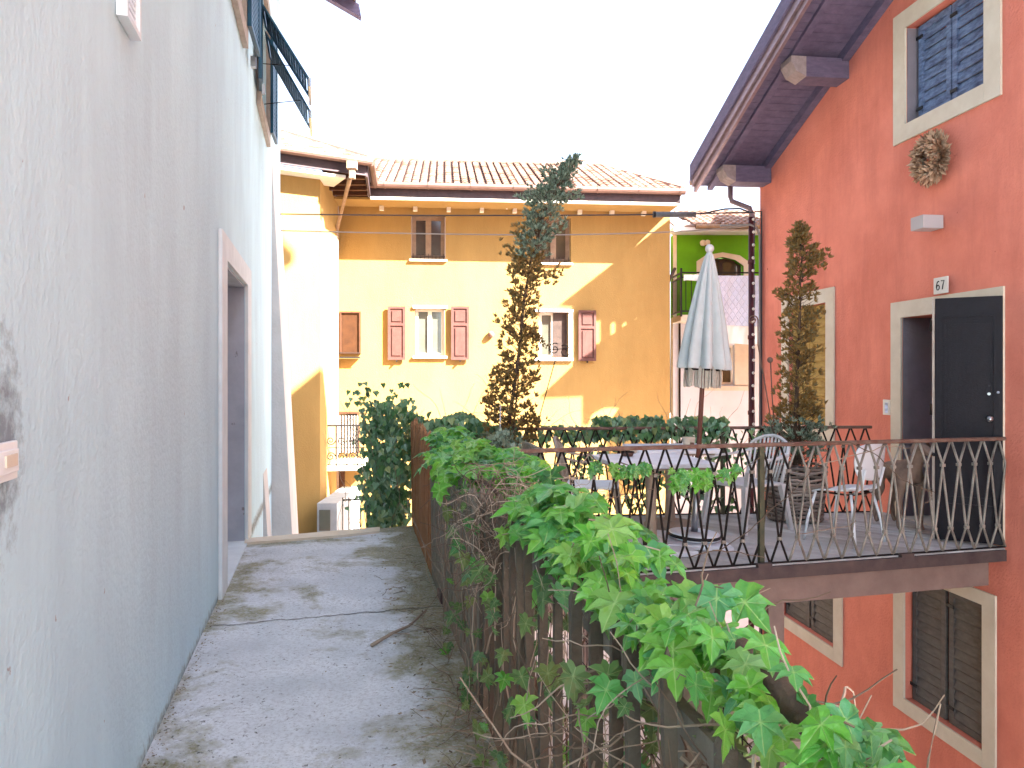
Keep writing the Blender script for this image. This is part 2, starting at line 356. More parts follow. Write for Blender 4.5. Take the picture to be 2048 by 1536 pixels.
# stain round the door panel of the white house: dirt with a shape of its own
def add_stain(m, cy, cz, ry, rz, col):
    n = m.node_tree; L = n.links.new; b = n.nodes['Principled BSDF']
    g = n.nodes.new('ShaderNodeNewGeometry'); sp = n.nodes.new('ShaderNodeSeparateXYZ'); L(g.outputs['Position'], sp.inputs[0])
    def mth(op, a, c=0.0):
        x = n.nodes.new('ShaderNodeMath'); x.operation = op
        for i, q in enumerate((a, c)):
            if isinstance(q, (int, float)): x.inputs[i].default_value = q
            else: L(q, x.inputs[i])
        return x.outputs[0]
    dy = mth('DIVIDE', mth('SUBTRACT', sp.outputs[1], cy), ry); dz = mth('DIVIDE', mth('SUBTRACT', sp.outputs[2], cz), rz)
    d = mth('SQRT', mth('ADD', mth('MULTIPLY', dy, dy), mth('MULTIPLY', dz, dz)))
    nz = n.nodes.new('ShaderNodeTexNoise'); nz.inputs['Scale'].default_value = 22; nz.inputs['Detail'].default_value = 9; nz.inputs['Roughness'].default_value = .7
    L(g.outputs['Position'], nz.inputs['Vector'])
    v = mth('ADD', d, mth('MULTIPLY', mth('SUBTRACT', nz.outputs[0], .5), 2.6))
    rp = n.nodes.new('ShaderNodeValToRGB'); rp.color_ramp.elements[0].position = .15; rp.color_ramp.elements[1].position = .98
    rp.color_ramp.elements[0].color = (.85,.85,.85,1); rp.color_ramp.elements[1].color = (0,0,0,1); L(v, rp.inputs[0])
    mx = n.nodes.new('ShaderNodeMix'); mx.data_type = 'RGBA'; mx.inputs[7].default_value = (*col, 1)
    src = b.inputs['Base Color'].links[0].from_socket
    L(rp.outputs[0], mx.inputs[0]); L(src, mx.inputs[6]); L(mx.outputs[2], b.inputs['Base Color'])
add_stain(M['white_wall'], 1.69, 1.40, .12, .27, (.17,.20,.23))

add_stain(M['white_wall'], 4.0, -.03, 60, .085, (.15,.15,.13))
def louver(par, f, a0, a1, z0, z1, n, m, th=.035, st=.06, step=.085, name='shutter', label=None):
    mb = MB(); mb.ring(f, a0, a1, z0, z1, st, n, n+th)
    k = max(2, int((z1-z0-2*st)/step)); h = (z1-z0-2*st)/k
    for i in range(k):
        zc = z0+st+h*(i+.5)
        mb.box8([f.pt(a0+st, n+th*.75, zc-h*.5), f.pt(a1-st, n+th*.75, zc-h*.5), f.pt(a1-st, n+th*.9, zc-h*.5+.012), f.pt(a0+st, n+th*.9, zc-h*.5+.012),
                 f.pt(a0+st, n+th*.05, zc+h*.45), f.pt(a1-st, n+th*.05, zc+h*.45), f.pt(a1-st, n+th*.2, zc+h*.45+.012), f.pt(a0+st, n+th*.2, zc+h*.45+.012)])
    o = obj(name, mb, m, par, label=label)
    for zz in (z0+.12*(z1-z0), z1-.12*(z1-z0)): obj('hinge', MB().fbox(f, a0-.02, a0+.07, n+th, n+th+.012, zz-.015, zz+.015), M['black'], o)
    return o
def panel_shutter(par, f, a0, a1, z0, z1, n, m, split=.66, th=.04, name='shutter', label=None):
    mb = MB(); mb.ring(f, a0, a1, z0, z1, .06, n, n+th)
    zs = z0+(z1-z0)*split; mb.fbox(f, a0+.06, a1-.06, n, n+th, zs-.03, zs+.03)
    for (q0, q1) in ((z0+.06, zs-.03), (zs+.03, z1-.06)):
        mb.fbox(f, a0+.06, a1-.06, n+.004, n+th-.022, q0, q1)
        mb.fbox(f, a0+.105, a1-.105, n+.006, n+th-.004, q0+.05, q1-.05)
    o = obj(name, mb, m, par, label=label)
    obj('shutter_catch', MB().fbox(f, (a0+a1)/2-.015, (a0+a1)/2+.015, n-.02, n+th+.03, z0-.05, z0-.003), M['iron'], o); return o
def window(par, f, a0, a1, z0, z1, n, fm, pm, wd=.055, mull=True, bars=0, name='window', label=None):
    mb = MB(); mb.ring(f, a0, a1, z0, z1, wd, n, n+.06)
    c = (a0+a1)/2
    if mull: mb.fbox(f, c-wd*.7, c+wd*.7, n+.002, n+.07, z0+wd, z1-wd)
    for i in range(bars): 
        zz = z0+(z1-z0)*(i+1)/(bars+1); mb.fbox(f, a0+wd, a1-wd, n+.004, n+.05, zz-.015, zz+.015)
    o = obj(name, mb, fm, par, label=label)
    obj('pane', MB().fbox(f, a0+.01, a1-.01, n+.012, n+.025, z0+.01, z1-.01), pm, o); return o

# ================================================================ ground and path
def fenceX(y): return .555-.2085*y
g = MB().box(-60, 60, -30, 90, -3.2, -3.0); tag(obj('ground', g, M['paving'], loc=(0, 0, -3)), kind='structure')
FL = Fr((-.7195, 0), (-.2527, 1)); KL = FL.u.y          # white house wall; s*KL = Y
pth = []
pl = [(-.7195-.2527*y, y) for y in (-3, 1, 3, 5, 7.0)]; pr = [(fenceX(y)+.03, y) for y in (7.72, 6, 4.5, 3, 1.5, 0, -3)]
pth = [Vector((x, y, 0)) for x, y in pl+[(-1.7, 7.42)]+pr]
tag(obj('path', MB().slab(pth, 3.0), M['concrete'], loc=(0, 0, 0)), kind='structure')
kb = [Vector((*p, .022)) for p in ((-2.49, 6.98), (-2.47, 6.86), (-1.72, 7.26), (-1.40, 7.46), (-1.72, 7.42))]
kb = [Vector((*p, .022)) for p in ((-2.50, 7.02), (-2.44, 6.84), (-1.62, 7.16), (-1.30, 7.36), (-1.33, 7.55))]
tag(obj('path_kerb', MB().slab(kb, .05), M['cream'], loc=(-2, 7, 0)), kind='structure')
# crack across the slab, a thin sheet of dark grit
cr = MB(); pts = []
y0 = 4.62
for i in range(41):
    t = i/40; x = -1.86+t*1.45; y = 4.62+t*.42+random.uniform(-.018, .018); pts.append((x, y, random.uniform(.003, .007)))
for i in range(40):
    (x, y, r), (x2, y2, r2) = pts[i], pts[i+1]
    cr.add([(x, y-r, .004), (x2, y2-r2, .004), (x2, y2+r2, .004), (x, y+r, .004)], [(0, 1, 2, 3)])
tag(obj('path_crack', cr, M['ink'], loc=(-1, 4.8, 0)), kind='structure')
# lower landing beyond the path
tag(obj('lower_landing', MB().box(-4.6, -1.0, 7.8, 15.5, -2.2, -2.0), M['paving'], loc=(-2.5, 11, -2)), kind='structure')

# ================================================================ white house (left)
wh = emp('white_house', (-2.0, 5.0, 0), 'white rendered house along the left of the path, with teal shutters and a deep doorway', 'house')
def SY(y): return y/KL
d0, d1 = FL.S(447), FL.S(490); D0, D1 = FL.S(436), FL.S(497)
w1a, w1b, w2a, w2b = SY(5.2), SY(6.62), SY(8.28), SY(9.55)
outer = [(-6, -3), (SY(12.75), -3), (SY(12.75), 9.2), (-6, 9.2)]
holes = [[(d0, 0), (d1, 0), (d1, 2.385), (d0, 2.385)], [(w1a, 4.62), (w1b, 4.62), (w1b, 6.1), (w1a, 6.1)], [(w2a, 4.62), (w2b, 4.62), (w2b, 6.1), (w2a, 6.1)]]
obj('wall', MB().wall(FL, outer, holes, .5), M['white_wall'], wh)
bk = MB(); bk.fbox(FL, -6, SY(12.75), -6, -.52, -3, 9.2); 
bk2 = MB(); bk2.fbox(FL, -6, SY(12.75)-.0, -6.0, -5.6, -3, 9.2); bk2.fbox(FL, -6, -5.6, -5.59, -.51, -3, 9.2); bk2.fbox(FL, SY(12.75)-.4, SY(12.75), -5.59, -.51, -3, 9.2)
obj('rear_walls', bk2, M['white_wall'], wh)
# niche back and door
door = obj('door', MB().fbox(FL, d0-.05, d1+.05, -.47, -.40, .02, 2.4), M['dark_wood'], wh)
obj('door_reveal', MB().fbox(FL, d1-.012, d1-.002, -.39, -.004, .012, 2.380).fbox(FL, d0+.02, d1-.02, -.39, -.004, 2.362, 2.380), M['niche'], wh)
fr = MB(); fr.fbox(FL, D0, d0, .002, .028, .0, 2.56); fr.fbox(FL, d1, D1, .002, .028, .0, 2.56); fr.fbox(FL, d0, d1, .002, .028, 2.385, 2.56)
obj('door_frame', fr, M['white_plain'], wh)
obj('threshold', MB().fbox(FL, d0+.003, d1-.003, -.39, .03, -.05, .014), M['white_plain'], wh)
for (a, b) in ((w1a, w1b), (w2a, w2b)):
    sd = window(wh, FL, a, b, 4.62, 6.1, -.28, M['teal'], M['pane_dark'], mull=True)
    su = MB(); su.ring(FL, a-.13, b+.13, 4.49, 6.23, .13, .003, .05); obj('window_surround', su, M['sill'], wh)
# side-hung shutters standing open
def teal_shutter(f, ang, ww):
    g = f; mb = MB(); mb.ring(g, 0, ww, 4.64, 6.08, .055, 0, .035)
    for i in range(26): mb.fbox(g, .055, ww-.055, .008, .026, 4.70+i*.052, 4.70+i*.052+.03)
    return mb
f1 = FL.turn(w1b, .055, R(2)); s1 = obj('shutter', teal_shutter(f1, 0, .66), M['teal'], wh)
obj('shutter_catch', MB().fbox(f1, .60, .66, -.05, .0, 4.52, 4.62), M['steel'], s1)
f2 = FL.turn(w2a, .06, R(177)); s2 = obj('shutter', teal_shutter(f2, 0, .5), M['teal'], wh)
obj('shutter_catch', MB().fbox(f2, .42, .46, -.03, .0, 4.50, 4.60), M['steel'], s2)
f3 = FL.turn(w2b, .055, R(3)); obj('shutter', teal_shutter(f3, 0, .5), M['teal'], wh)
# the top-hung slatted flap pushed out on two rods, and its twin further on
def flap(a0, a1, ztop, zbot, out):
    mb = MB(); n = 15
    def q(a, t): return FL.pt(a, .06+out*t, ztop+(zbot-ztop)*t)
    up = Vector((0, 0, .035))
    def strip(a, b, t0, t1, th=.035):
        u = Vector((0, 0, th)); mb.box8([q(a, t0), q(b, t0), q(b, t1), q(a, t1), q(a, t0)+u, q(b, t0)+u, q(b, t1)+u, q(a, t1)+u])
    strip(a0, a0+.06, 0, 1); strip(a1-.06, a1, 0, 1); strip(a0+.06, a1-.06, 0, .06); strip(a0+.06, a1-.06, .95, 1)
    for i in range(n):
        t = .075+.86*i/n; strip(a0+.06, a1-.06, t, t+.052, .016+.012*(i % 2))
    return mb
fl = obj('shutter', flap(SY(7.95), SY(8.50), 5.50, 4.72, .50), M['teal'], wh, label='teal slatted flap pushed out from the window')
fl2 = obj('shutter', flap(SY(8.54), SY(9.2), 5.45, 4.58, .50), M['teal'], wh, label='teal slatted flap pushed out from the window')
for f_, z in ((fl, 4.72), (fl2, 4.58)):
    pass
obj('flap_stay', MB().tube([FL.pt(SY(8.25), .05, 4.98), FL.pt(SY(8.25), .36, 4.99)], .005, 5), M['iron'], fl)
obj('flap_stay', MB().tube([FL.pt(SY(8.6), .05, 4.66), FL.pt(SY(8.6), .45, 4.74)], .005, 5), M['iron'], fl2)
obj('edge_cap', MB().fbox(FL, SY(7.94), SY(8.51), .55, .575, 4.66, 4.75), M['steel'], fl)
obj('edge_cap', MB().fbox(FL, SY(8.53), SY(9.21), .55, .575, 4.52, 4.61), M['steel'], fl2)
M['buttress'] = mat('buttress', (.58,.58,.58), .92, var=(.48,.48,.48), vscale=2, bump=.4, bscale=30)
def wedge(a0, a1, ztop, per, z0=-3):
    p = (ztop-z0)*per; v = []
    for a in (a0, a1): v += [FL.pt(a, -.02, z0), FL.pt(a, p, z0), FL.pt(a, .002, ztop), FL.pt(a, -.02, ztop)]
    return MB().add(v, [(0, 1, 2, 3), (7, 6, 5, 4), (1, 5, 6, 2), (0, 4, 5, 1), (3, 2, 6, 7)])
fixn(obj('buttress', wedge(SY(10.6), SY(12.78), 4.6, .052), M['buttress'], wh))
fixn(obj('buttress', wedge(SY(9.1), SY(9.7), .35, .065), M['buttress'], wh))
# roof: eaves with rafters reaching over the path
ro = MB(); z9 = 8.05
for (n0, n1, za, zb) in ((-6.3, -2.9, 8.6, 10.2), ):
    ro.box8([FL.pt(-6.5, n0, za), FL.pt(SY(12.9), n0, za), FL.pt(SY(12.9), n1, zb), FL.pt(-6.5, n1, zb), FL.pt(-6.5, n0, za+.2), FL.pt(SY(12.9), n0, za+.2), FL.pt(SY(12.9), n1, zb+.2), FL.pt(-6.5, n1, zb+.2)])
ro.box8([FL.pt(-6.5, -2.9, 10.2), FL.pt(SY(12.9), -2.9, 10.2), FL.pt(SY(12.9), 1.25, 7.92), FL.pt(-6.5, 1.25, 7.92), FL.pt(-6.5, -2.9, 10.4), FL.pt(SY(12.9), -2.9, 10.4), FL.pt(SY(12.9), 1.25, 8.1), FL.pt(-6.5, 1.25, 8.1)])
rf = obj('roof', ro, M['tile'], wh); fixn(rf)
bm_ = MB()
for k in range(12):
    a = SY(12.55)-k*.9; bm_.box8([FL.pt(a-.07, -.1, 8.35), FL.pt(a+.07, -.1, 8.35), FL.pt(a+.07, 1.34, 7.66), FL.pt(a-.07, 1.34, 7.66), FL.pt(a-.07, -.1, 8.62), FL.pt(a+.07, -.1, 8.62), FL.pt(a+.07, 1.30, 7.88), FL.pt(a-.07, 1.30, 7.88)])
obj('rafters', bm_, M['soffit_purple'], rf)
# things fixed to that wall
vt = emp('wall_vent', FL.pt(FL.S(240), 0, 2.75), 'small white louvred ventilation grille on the white wall, top left', 'vent')
va, vb = SY(2.60), SY(2.80)
obj('vent_frame', MB().ring(FL, va, vb, 2.80, 3.02, .02, .003, .04), M['white_plain'], vt)
mb = MB()
for i in range(8): mb.fbox(FL, va+.02, vb-.02, .006, .026, 2.822+i*.0235, 2.822+i*.0235+.014)
obj('vent_slats', mb, M['plastic_white'], vt)
pn = emp('door_panel', FL.pt(SY(1.6), 0, 1.35), 'white bell plate on the stained patch of the white wall', 'doorbell')
bevel(obj('back_plate', MB().fbox(FL, SY(1.60), SY(1.728), .003, .016, 1.312, 1.40), M['plastic_white'], pn), .003)
bevel(obj('cover', MB().fbox(FL, SY(1.608), SY(1.718), .016, .022, 1.33, 1.382), M['plastic_white'], pn), .002)
obj('button', MB().fbox(FL, SY(1.64), SY(1.70), .022, .026, 1.345, 1.372), M['cream'], pn)

# ================================================================ red house (right)
FR = Fr((3.598, 10.88), (.1227, -1))
def RY(y): return (10.88-y)/(-FR.u.y)
def soff(y): return 4.45+.37*(10.8-y)
rh = emp('red_house', (4.2, 6.5, 0), 'terracotta red rendered house on the right, with dark purple eaves over the terrace', 'house')
def pxr(px): return FR.S(px)
YR = 4.2
zr = lambda a: soff(10.88+FR.u.y*a)
aR = RY(YR); aE = RY(-2.6)
outer = [(0, -3), (aE, -3), (aE, zr(0)), (aR, zr(aR)), (0, zr(0))]
def zb(px, py): return FR.Z(px, py)
upO = (RY(7.79), RY(6.35), 3.925, 5.25); upI = (RY(7.60), RY(6.54), 4.09, 5.07)
drO = (RY(7.83), RY(6.32), .10, 2.30); drI = (RY(7.667), RY(6.50), .10, 2.135)
lwO = (RY(10.2), RY(8.91), .74, 2.60); lwI = (RY(10.02), RY(9.09), .90, 2.43)
blO = (RY(10.42), RY(8.74), -1.85, -.32); blI = (RY(10.24), RY(8.92), -1.70, -.45)
brO = (RY(7.79), RY(6.41), -1.88, -.34); brI = (RY(7.62), RY(6.56), -1.735, -.46)
holes = [[(q[0], q[2]), (q[1], q[2]), (q[1], q[3]), (q[0], q[3])] for q in (upI, drI, lwI, blI, brI)]
obj('wall', MB().wall(FR, outer, holes, .4), M['red_wall'], rh)
bw = MB(); bw.fbox(FR, 0, .35, -8, -.41, -3, zr(0)); bw.fbox(FR, aE-.35, aE, -8, -.41, -3, zr(0)); bw.fbox(FR, .36, aE-.36, -8, -7.6, -3, zr(0)+1)
obj('rear_walls', bw, M['red_wall'], rh)
obj('inner_floor', MB().fbox(FR, .36, aE-.36, -7.5, -.42, -.1, .06), M['dark_wood'], rh)
for nm, O, I in (('window_surround', upO, upI), ('door_surround', drO, drI), ('window_surround', lwO, lwI), ('window_surround', blO, blI), ('window_surround', brO, brI)):
    mb = MB(); mb.fbox(FR, O[0], I[0], .002, .022, O[2], O[3]); mb.fbox(FR, I[1], O[1], .002, .022, O[2], O[3]); mb.fbox(FR, I[0], I[1], .002, .022, I[3], O[3])
    if nm[0] == 'w': mb.fbox(FR, I[0], I[1], .002, .024, O[2], I[2])
    obj(nm, mb, M['cream'], rh)
# upper window, two blue-grey louvred shutters
c = (upI[0]+upI[1])/2
louver(rh, FR, upI[0]+.06, c-.01, upI[2]+.02, upI[3]-.02, -.12, M['grey_shutter'], step=.095)
louver(rh, FR, c+.01, upI[1]-.02, upI[2]+.02, upI[3]-.02, -.12, M['grey_shutter'], step=.095)
obj('window_reveal', MB().fbox(FR, upI[0]+.002, upI[0]+.012, -.39, -.002, upI[2]+.01, upI[3]-.01), M['reveal'], rh)
c = (lwI[0]+lwI[1])/2
louver(rh, FR, lwI[0]+.03, c-.01, lwI[2]+.01, lwI[3]-.01, -.07, M['yellow_shutter'], step=.10, label='pale yellow weathered shutter')
louver(rh, FR, c+.01, lwI[1]-.03, lwI[2]+.01, lwI[3]-.01, -.07, M['yellow_shutter'], step=.10, label='pale yellow weathered shutter')
for q in (blI, brI):
    c = (q[0]+q[1])/2
    louver(rh, FR, q[0]+.03, c-.025, q[2]+.01, q[3]-.01, -.09, M['dark_shutter'], step=.088)
    louver(rh, FR, c+.025, q[1]-.02, q[2]+.01, q[3]-.01, -.09, M['dark_shutter'], step=.088)
# door: reveal, frame and the dark leaf hung at the near jamb, standing open
obj('door_reveal', MB().fbox(FR, drI[0]+.002, drI[0]+.012, -.39, -.002, .10, drI[3]-.002), M['reveal'], rh)
obj('door_frame', MB().fbox(FR, drI[0]+.013, drI[0]+.08, -.38, -.33, .1, 2.12).fbox(FR, drI[0]+.08, drI[1], -.38, -.33, 2.05, 2.12), M['sill'], rh)
obj('inner_door', MB().fbox(FR, drI[0]+.081, drI[1]-.01, -.375, -.34, .1, 2.049), M['black'], rh)
pa, pb = Vector((3.705, 6.57)), Vector((4.135, 6.315))
FD = Fr(pa, pb-pa); W = (pb-pa).length
lf = MB(); lf.fbox(FD, 0, W, -.045, 0, .115, 2.22)
leaf = obj('door', lf, M['door_dark'], rh, label='dark grey panelled door standing open')
bevel(leaf, .004)
lp = MB(); lp.ring(FD, .13*W, .90*W, .42, 2.07, .018, .001, .010); lp.ring(FD, .19*W, .84*W, .49, 2.0, .010, .001, .006)
obj('door_panel_moulding', lp, M['door_dark'], leaf)
obj('door_edge', MB().fbox(FD, -.022, -.003, -.05, .004, .115, 2.22), M['sill'], leaf)
kn = MB().ball(FD.pt(.81*W, .045, 1.18), .026, 12); kn.tube([FD.pt(.81*W, 0, 1.18), FD.pt(.81*W, .04, 1.18)], .012, 8); obj('door_knob', kn, M['steel'], leaf, smooth=True)
obj('keyhole', MB().tube([FD.pt(.80*W, 0, 1.39), FD.pt(.80*W, .012, 1.39)], .013, 10), M['steel'], leaf)
obj('keyhole', MB().tube([FD.pt(.93*W, 0, 1.40), FD.pt(.93*W, .012, 1.405)], .010, 10), M['steel'], leaf)
for z in (.5, 1.25, 1.98): obj('hinge', MB().tube([FD.pt(-.03, .006, z-.05), FD.pt(-.03, .006, z+.05)], .010, 8), M['iron'], leaf)
FN = Fr(pa+Vector((-.09, .10)), (.9, -.35)); 
0 and obj('door_side_panel', MB().fbox(Fr(pa+Vector((-.03, .02)), (.25, 1)), 0, .34, -.02, .02, .115, 2.2), M['black'], rh)
obj('door_sill', MB().fbox(FR, drI[0]+.003, drI[1]-.003, -.39, .04, .06, .112), M['cream'], rh)
# roof of the red house
ov = .90
def slope_box(mb, n0, n1, ya, yb, lo, hi):
    """slab following the far roof slope, between wall offsets n0..n1"""
    p = []
    for dz in (lo, hi):
        for (y, n) in ((ya, n0), (yb, n0), (yb, n1), (ya, n1)):
            q = FR.pt(RY(y), n, soff(y)+dz); p.append(q)
    mb.box8(p)
YE = 11.15
rf = MB(); slope_box(rf, -8.3, ov-.02, YE, YR, .06, .30)
def slope_box2(mb, n0, n1, lo, hi):
    p = []
    for dz in (lo, hi):
        for (y, n, z) in ((YR, n0, soff(YR)), (-3.0, n0, soff(YR)-.37*(YR+3.0)), (-3.0, n1, soff(YR)-.37*(YR+3)), (YR, n1, soff(YR))):
            p.append(FR.pt(RY(y), n, z+dz))
    mb.box8(p)
slope_box2(rf, -8.3, ov-.02, .06, .30)
roof = obj('roof', rf, M['tile'], rh); fixn(roof)
sf = MB(); nb = 58
for i in range(nb):
    ya = YE-(YE-YR)*i/nb; yb = YE-(YE-YR)*(i+.93)/nb; slope_box(sf, -.02, ov-.06, ya, yb, .02, .058)
slope_box2(sf, -.02, ov-.06, .02, .058)
fixn(obj('soffit_boards', sf, M['soffit_purple'], roof))
for (a, b, lo, hi, m) in ((ov-.055, ov-.015, -.07, .10, 'copper'), (ov-.012, ov+.018, .01, .20, 'copper'), (ov+.02, ov+.05, .12, .33, 'soffit_purple'), (.60, .68, -.03, .018, 'soffit_purple')):
    mb = MB(); slope_box(mb, a, b, YE+.02, YR, lo, hi); fixn(obj('barge_board', mb, M[m], roof))
mb = MB(); slope_box(mb, .0, .09, YE-.2, YR, -.10, .018); fixn(obj('wall_plate', mb, M['soffit_purple'], roof))
def purlin(y, w2=.13, hh=.25, ln=.70):
    mb = MB(); a = RY(y); z = soff(y)
    for (n0, n1, zz, m2) in ((-.1, ln-.18, z-hh, 0),):
        mb.fbox(FR, a-w2, a+w2, n0, n1, zz, z-.02)
    o = obj('purlin', mb, M['soffit_purple'], roof)
    e = MB(); v = []
    for aa in (a-w2, a+w2): v += [FR.pt(aa, ln-.18, z-hh), FR.pt(aa, ln-.06, z-hh+.06), FR.pt(aa, ln, z-hh+.17), FR.pt(aa, ln, z-.02), FR.pt(aa, ln-.18, z-.02)]
    e.add(v, [(0, 1, 2, 3, 4), (9, 8, 7, 6, 5), (0, 5, 6, 1), (1, 6, 7, 2), (2, 7, 8, 3), (3, 8, 9, 4), (0, 4, 9, 5)])
    fixn(obj('purlin_end', e, M['beam_end'], o))
purlin(8.75); purlin(10.66); purlin(6.6)
gt = MB(); a = RY(YE+.06); z = soff(YE)
gt.tube([FR.pt(a, .92, z+.10), FR.pt(a, -2, z+.10)], .065, 10); obj('gutter', gt, M['copper'], roof, smooth=True)
# downpipe at the corner
dp = MB(); pc = FR.pt(0, .05, 0)
q = FR.pt(-.07, .10, 0); q0 = FR.pt(-.30, .32, 0)
dp.tube([(q0.x, q0.y, 4.36), (q0.x, q0.y, 4.20), (q0.x+.02, q0.y, 4.13), (q.x-.02, q.y, 3.98), (q.x, q.y, 3.9), (q.x, q.y, 3.8)], .038, 10)
obj('gutter_elbow', dp, M['copper'], rh, smooth=True)
dp = MB().tube([(q.x, q.y, 3.85), (q.x, q.y, -3)], .042, 12)
for z in (3.2, 2.1, 1.0): dp.tube([(q.x, q.y, z-.03), (q.x, q.y, z+.03)], .052, 12)
obj('downpipe', dp, mat('oxblood', (.10,.022,.028), .5, var=(.06,.015,.02), vscale=6), rh, smooth=True)

# things on the red wall
wr = emp('wreath', FR.pt(FR.S(1875), .03, 3.61), 'round wreath of dried petals hung below the upper window of the red house', 'wreath')
mb = MB(); a0, z0 = FR.S(1875), 3.61
for i in range(620):
    t = random.random()*2*math.pi; ph = random.uniform(-1.2, 2.2); rr = .135
    nrm = math.cos(ph)*.0+max(-.2, math.sin(ph))
    cx_, cz_ = math.cos(t), math.sin(t); k = math.cos(ph)
    base = FR.pt(a0+cx_*rr, .06, z0+cz_*rr)
    d = (FR.pt(a0+cx_*(rr+k), .06+max(0., math.sin(ph)), z0+cz_*(rr+k))-base).normalized()
    s_ = d.cross(Vector((random.uniform(-1, 1), random.uniform(-1, 1), random.uniform(-1, 1)))).normalized()
    L_ = random.uniform(.085, .15); wd = random.uniform(.014, .026); up = d.cross(s_)*.008
    mb.add([base-s_*wd*.4, base+s_*wd*.4, base+d*L_*.7+s_*wd+up, base+d*L_-up, base+d*L_*.7-s_*wd+up], [(0, 1, 2, 3, 4)])
obj('petals', mb, M['tuft'], wr)
ri = MB().tube([FR.pt(a0+.135*math.cos(t*2*math.pi/24), .05, z0+.135*math.sin(t*2*math.pi/24)) for t in range(25)], .03, 8); obj('wreath_ring', ri, M['twig'], wr)
wl = emp('wall_lamp', FR.pt(FR.S(1905), 0, 3.0), 'small grey box wall lamp above the house number', 'lamp')
aL = RY(7.14); bevel(obj('lamp_housing', MB().fbox(FR, aL-.09, aL+.09, .012, .22, 2.93, 3.055), M['lamp'], wl), .003)
obj('mount', MB().fbox(FR, aL-.05, aL+.05, .001, .012, 2.95, 3.035), M['iron'], wl)
nu = emp('house_number', FR.pt(RY(7.2), .02, 2.32), 'cream tile with the number 67 above the dark door', 'number sign')
nA, nB = RY(7.17)-.0, RY(6.97); nA, nB = FR.S(1875), FR.S(1903)
bevel(obj('number_tile', MB().fbox(FR, nA, nB, .026, .042, 2.315, 2.47), M['paper'], nu), .003)
def strokes(mb, f, pls, ox, oz, sx, sz, n, r):
    for pl_ in pls: mb.tube([f.pt(ox+x*sx, n, oz+z*sz) for x, z in pl_], r, 6)
six = [[(.85,.93),(.6,1),(.3,.88),(.1,.55),(.05,.28),(.25,.03),(.6,0),(.9,.18),(.9,.4),(.65,.55),(.3,.5),(.07,.3)]]
sev = [[(.05,1),(.95,1),(.6,.5),(.4,0)]]
mb = MB(); wn = nB-nA
strokes(mb, FR, six, nA+wn*.22, 2.352, wn*.24, .082, .043, .0055); strokes(mb, FR, sev, nA+wn*.56, 2.352, wn*.24, .082, .043, .0055)
obj('digits', mb, M['ink'], nu)
be = emp('doorbell', FR.pt(FR.S(1776), 0, 1.2), 'small white doorbell plate on the red wall left of the doorway', 'doorbell')
bevel(obj('bell_plate', MB().fbox(FR, FR.S(1769), FR.S(1782), .002, .02, 1.13, 1.29), M['paper'], be), .003)
obj('name_strip', MB().fbox(FR, FR.S(1773.5), FR.S(1779), .02, .023, 1.15, 1.26), M['quilt'], be)

# ================================================================ terrace deck
dk = emp('deck', (1.9, 6.6, .1), 'weathered grey wooden terrace with a brown edge beam in front of the red house', 'deck')
DP = [Vector((-.47, 5.105)), Vector((4.13, 6.277)), Vector((3.93, 7.97)), Vector((-.93, 7.60))]
def clip(poly, p, n):
    out = []
    for i in range(len(poly)):
        a, b = poly[i], poly[(i+1) % len(poly)]; da, db = (a-p).dot(n), (b-p).dot(n)
        if da >= 0: out.append(a)
        if da*db < 0: out.append(a+(b-a)*(da/(da-db)))
    return out
pd = Vector((-.80, .60)).normalized(); pn_ = Vector((-pd.y, pd.x)); pn_ = -pn_ if pn_.y < 0 else pn_
k0 = min(p.dot(pn_) for p in DP); k1 = max(p.dot(pn_) for p in DP); wdk = .125; k = k0; mb = MB()
while k < k1:
    q = clip(clip(DP, pn_*(k+.006), pn_), pn_*(k+wdk-.006), -pn_)
    if len(q) >= 3: mb.slab([Vector((p.x, p.y, .10+random.uniform(-.002, .002))) for p in q], .03)
    k += wdk
bevel(fixn(obj('planks', mb, M['plank'], dk)), .003, 1)
FDk = Fr((DP[0].x, DP[0].y), DP[1]-DP[0]); LD = (DP[1]-DP[0]).length
obj('edge_board', MB().fbox(FDk, -.02, LD-.02, .003, .03, .0, .092), M['beam_dark'], dk)
obj('edge_beam', MB().fbox(FDk, -.02, LD-.17, -.13, -.003, -.20, .066), M['beam'], dk)
mb = MB()
for i in range(9):
    t = .3+i*.52; a = DP[0].lerp(DP[1], t/LD); b = DP[3].lerp(DP[2], t/LD); d = (b-a).normalized(); s_ = Vector((d.y, -d.x))*.05
    a = a+d*.16; mb.box8([(*(a-s_), -.12), (*(a+s_), -.12), (*(b+s_), -.12), (*(b-s_), -.12), (*(a-s_), .065), (*(a+s_), .065), (*(b+s_), .065), (*(b-s_), .065)])
obj('joists', mb, M['beam'], dk)
mb = MB()
for t in (1.1, 2.6): 
    a = FDk.pt(t, -.07, 0); mb.box(a.x-.06, a.x+.06, a.y-.05, a.y+.05, -3, -.2)
obj('deck_post', mb, M['beam'], dk)

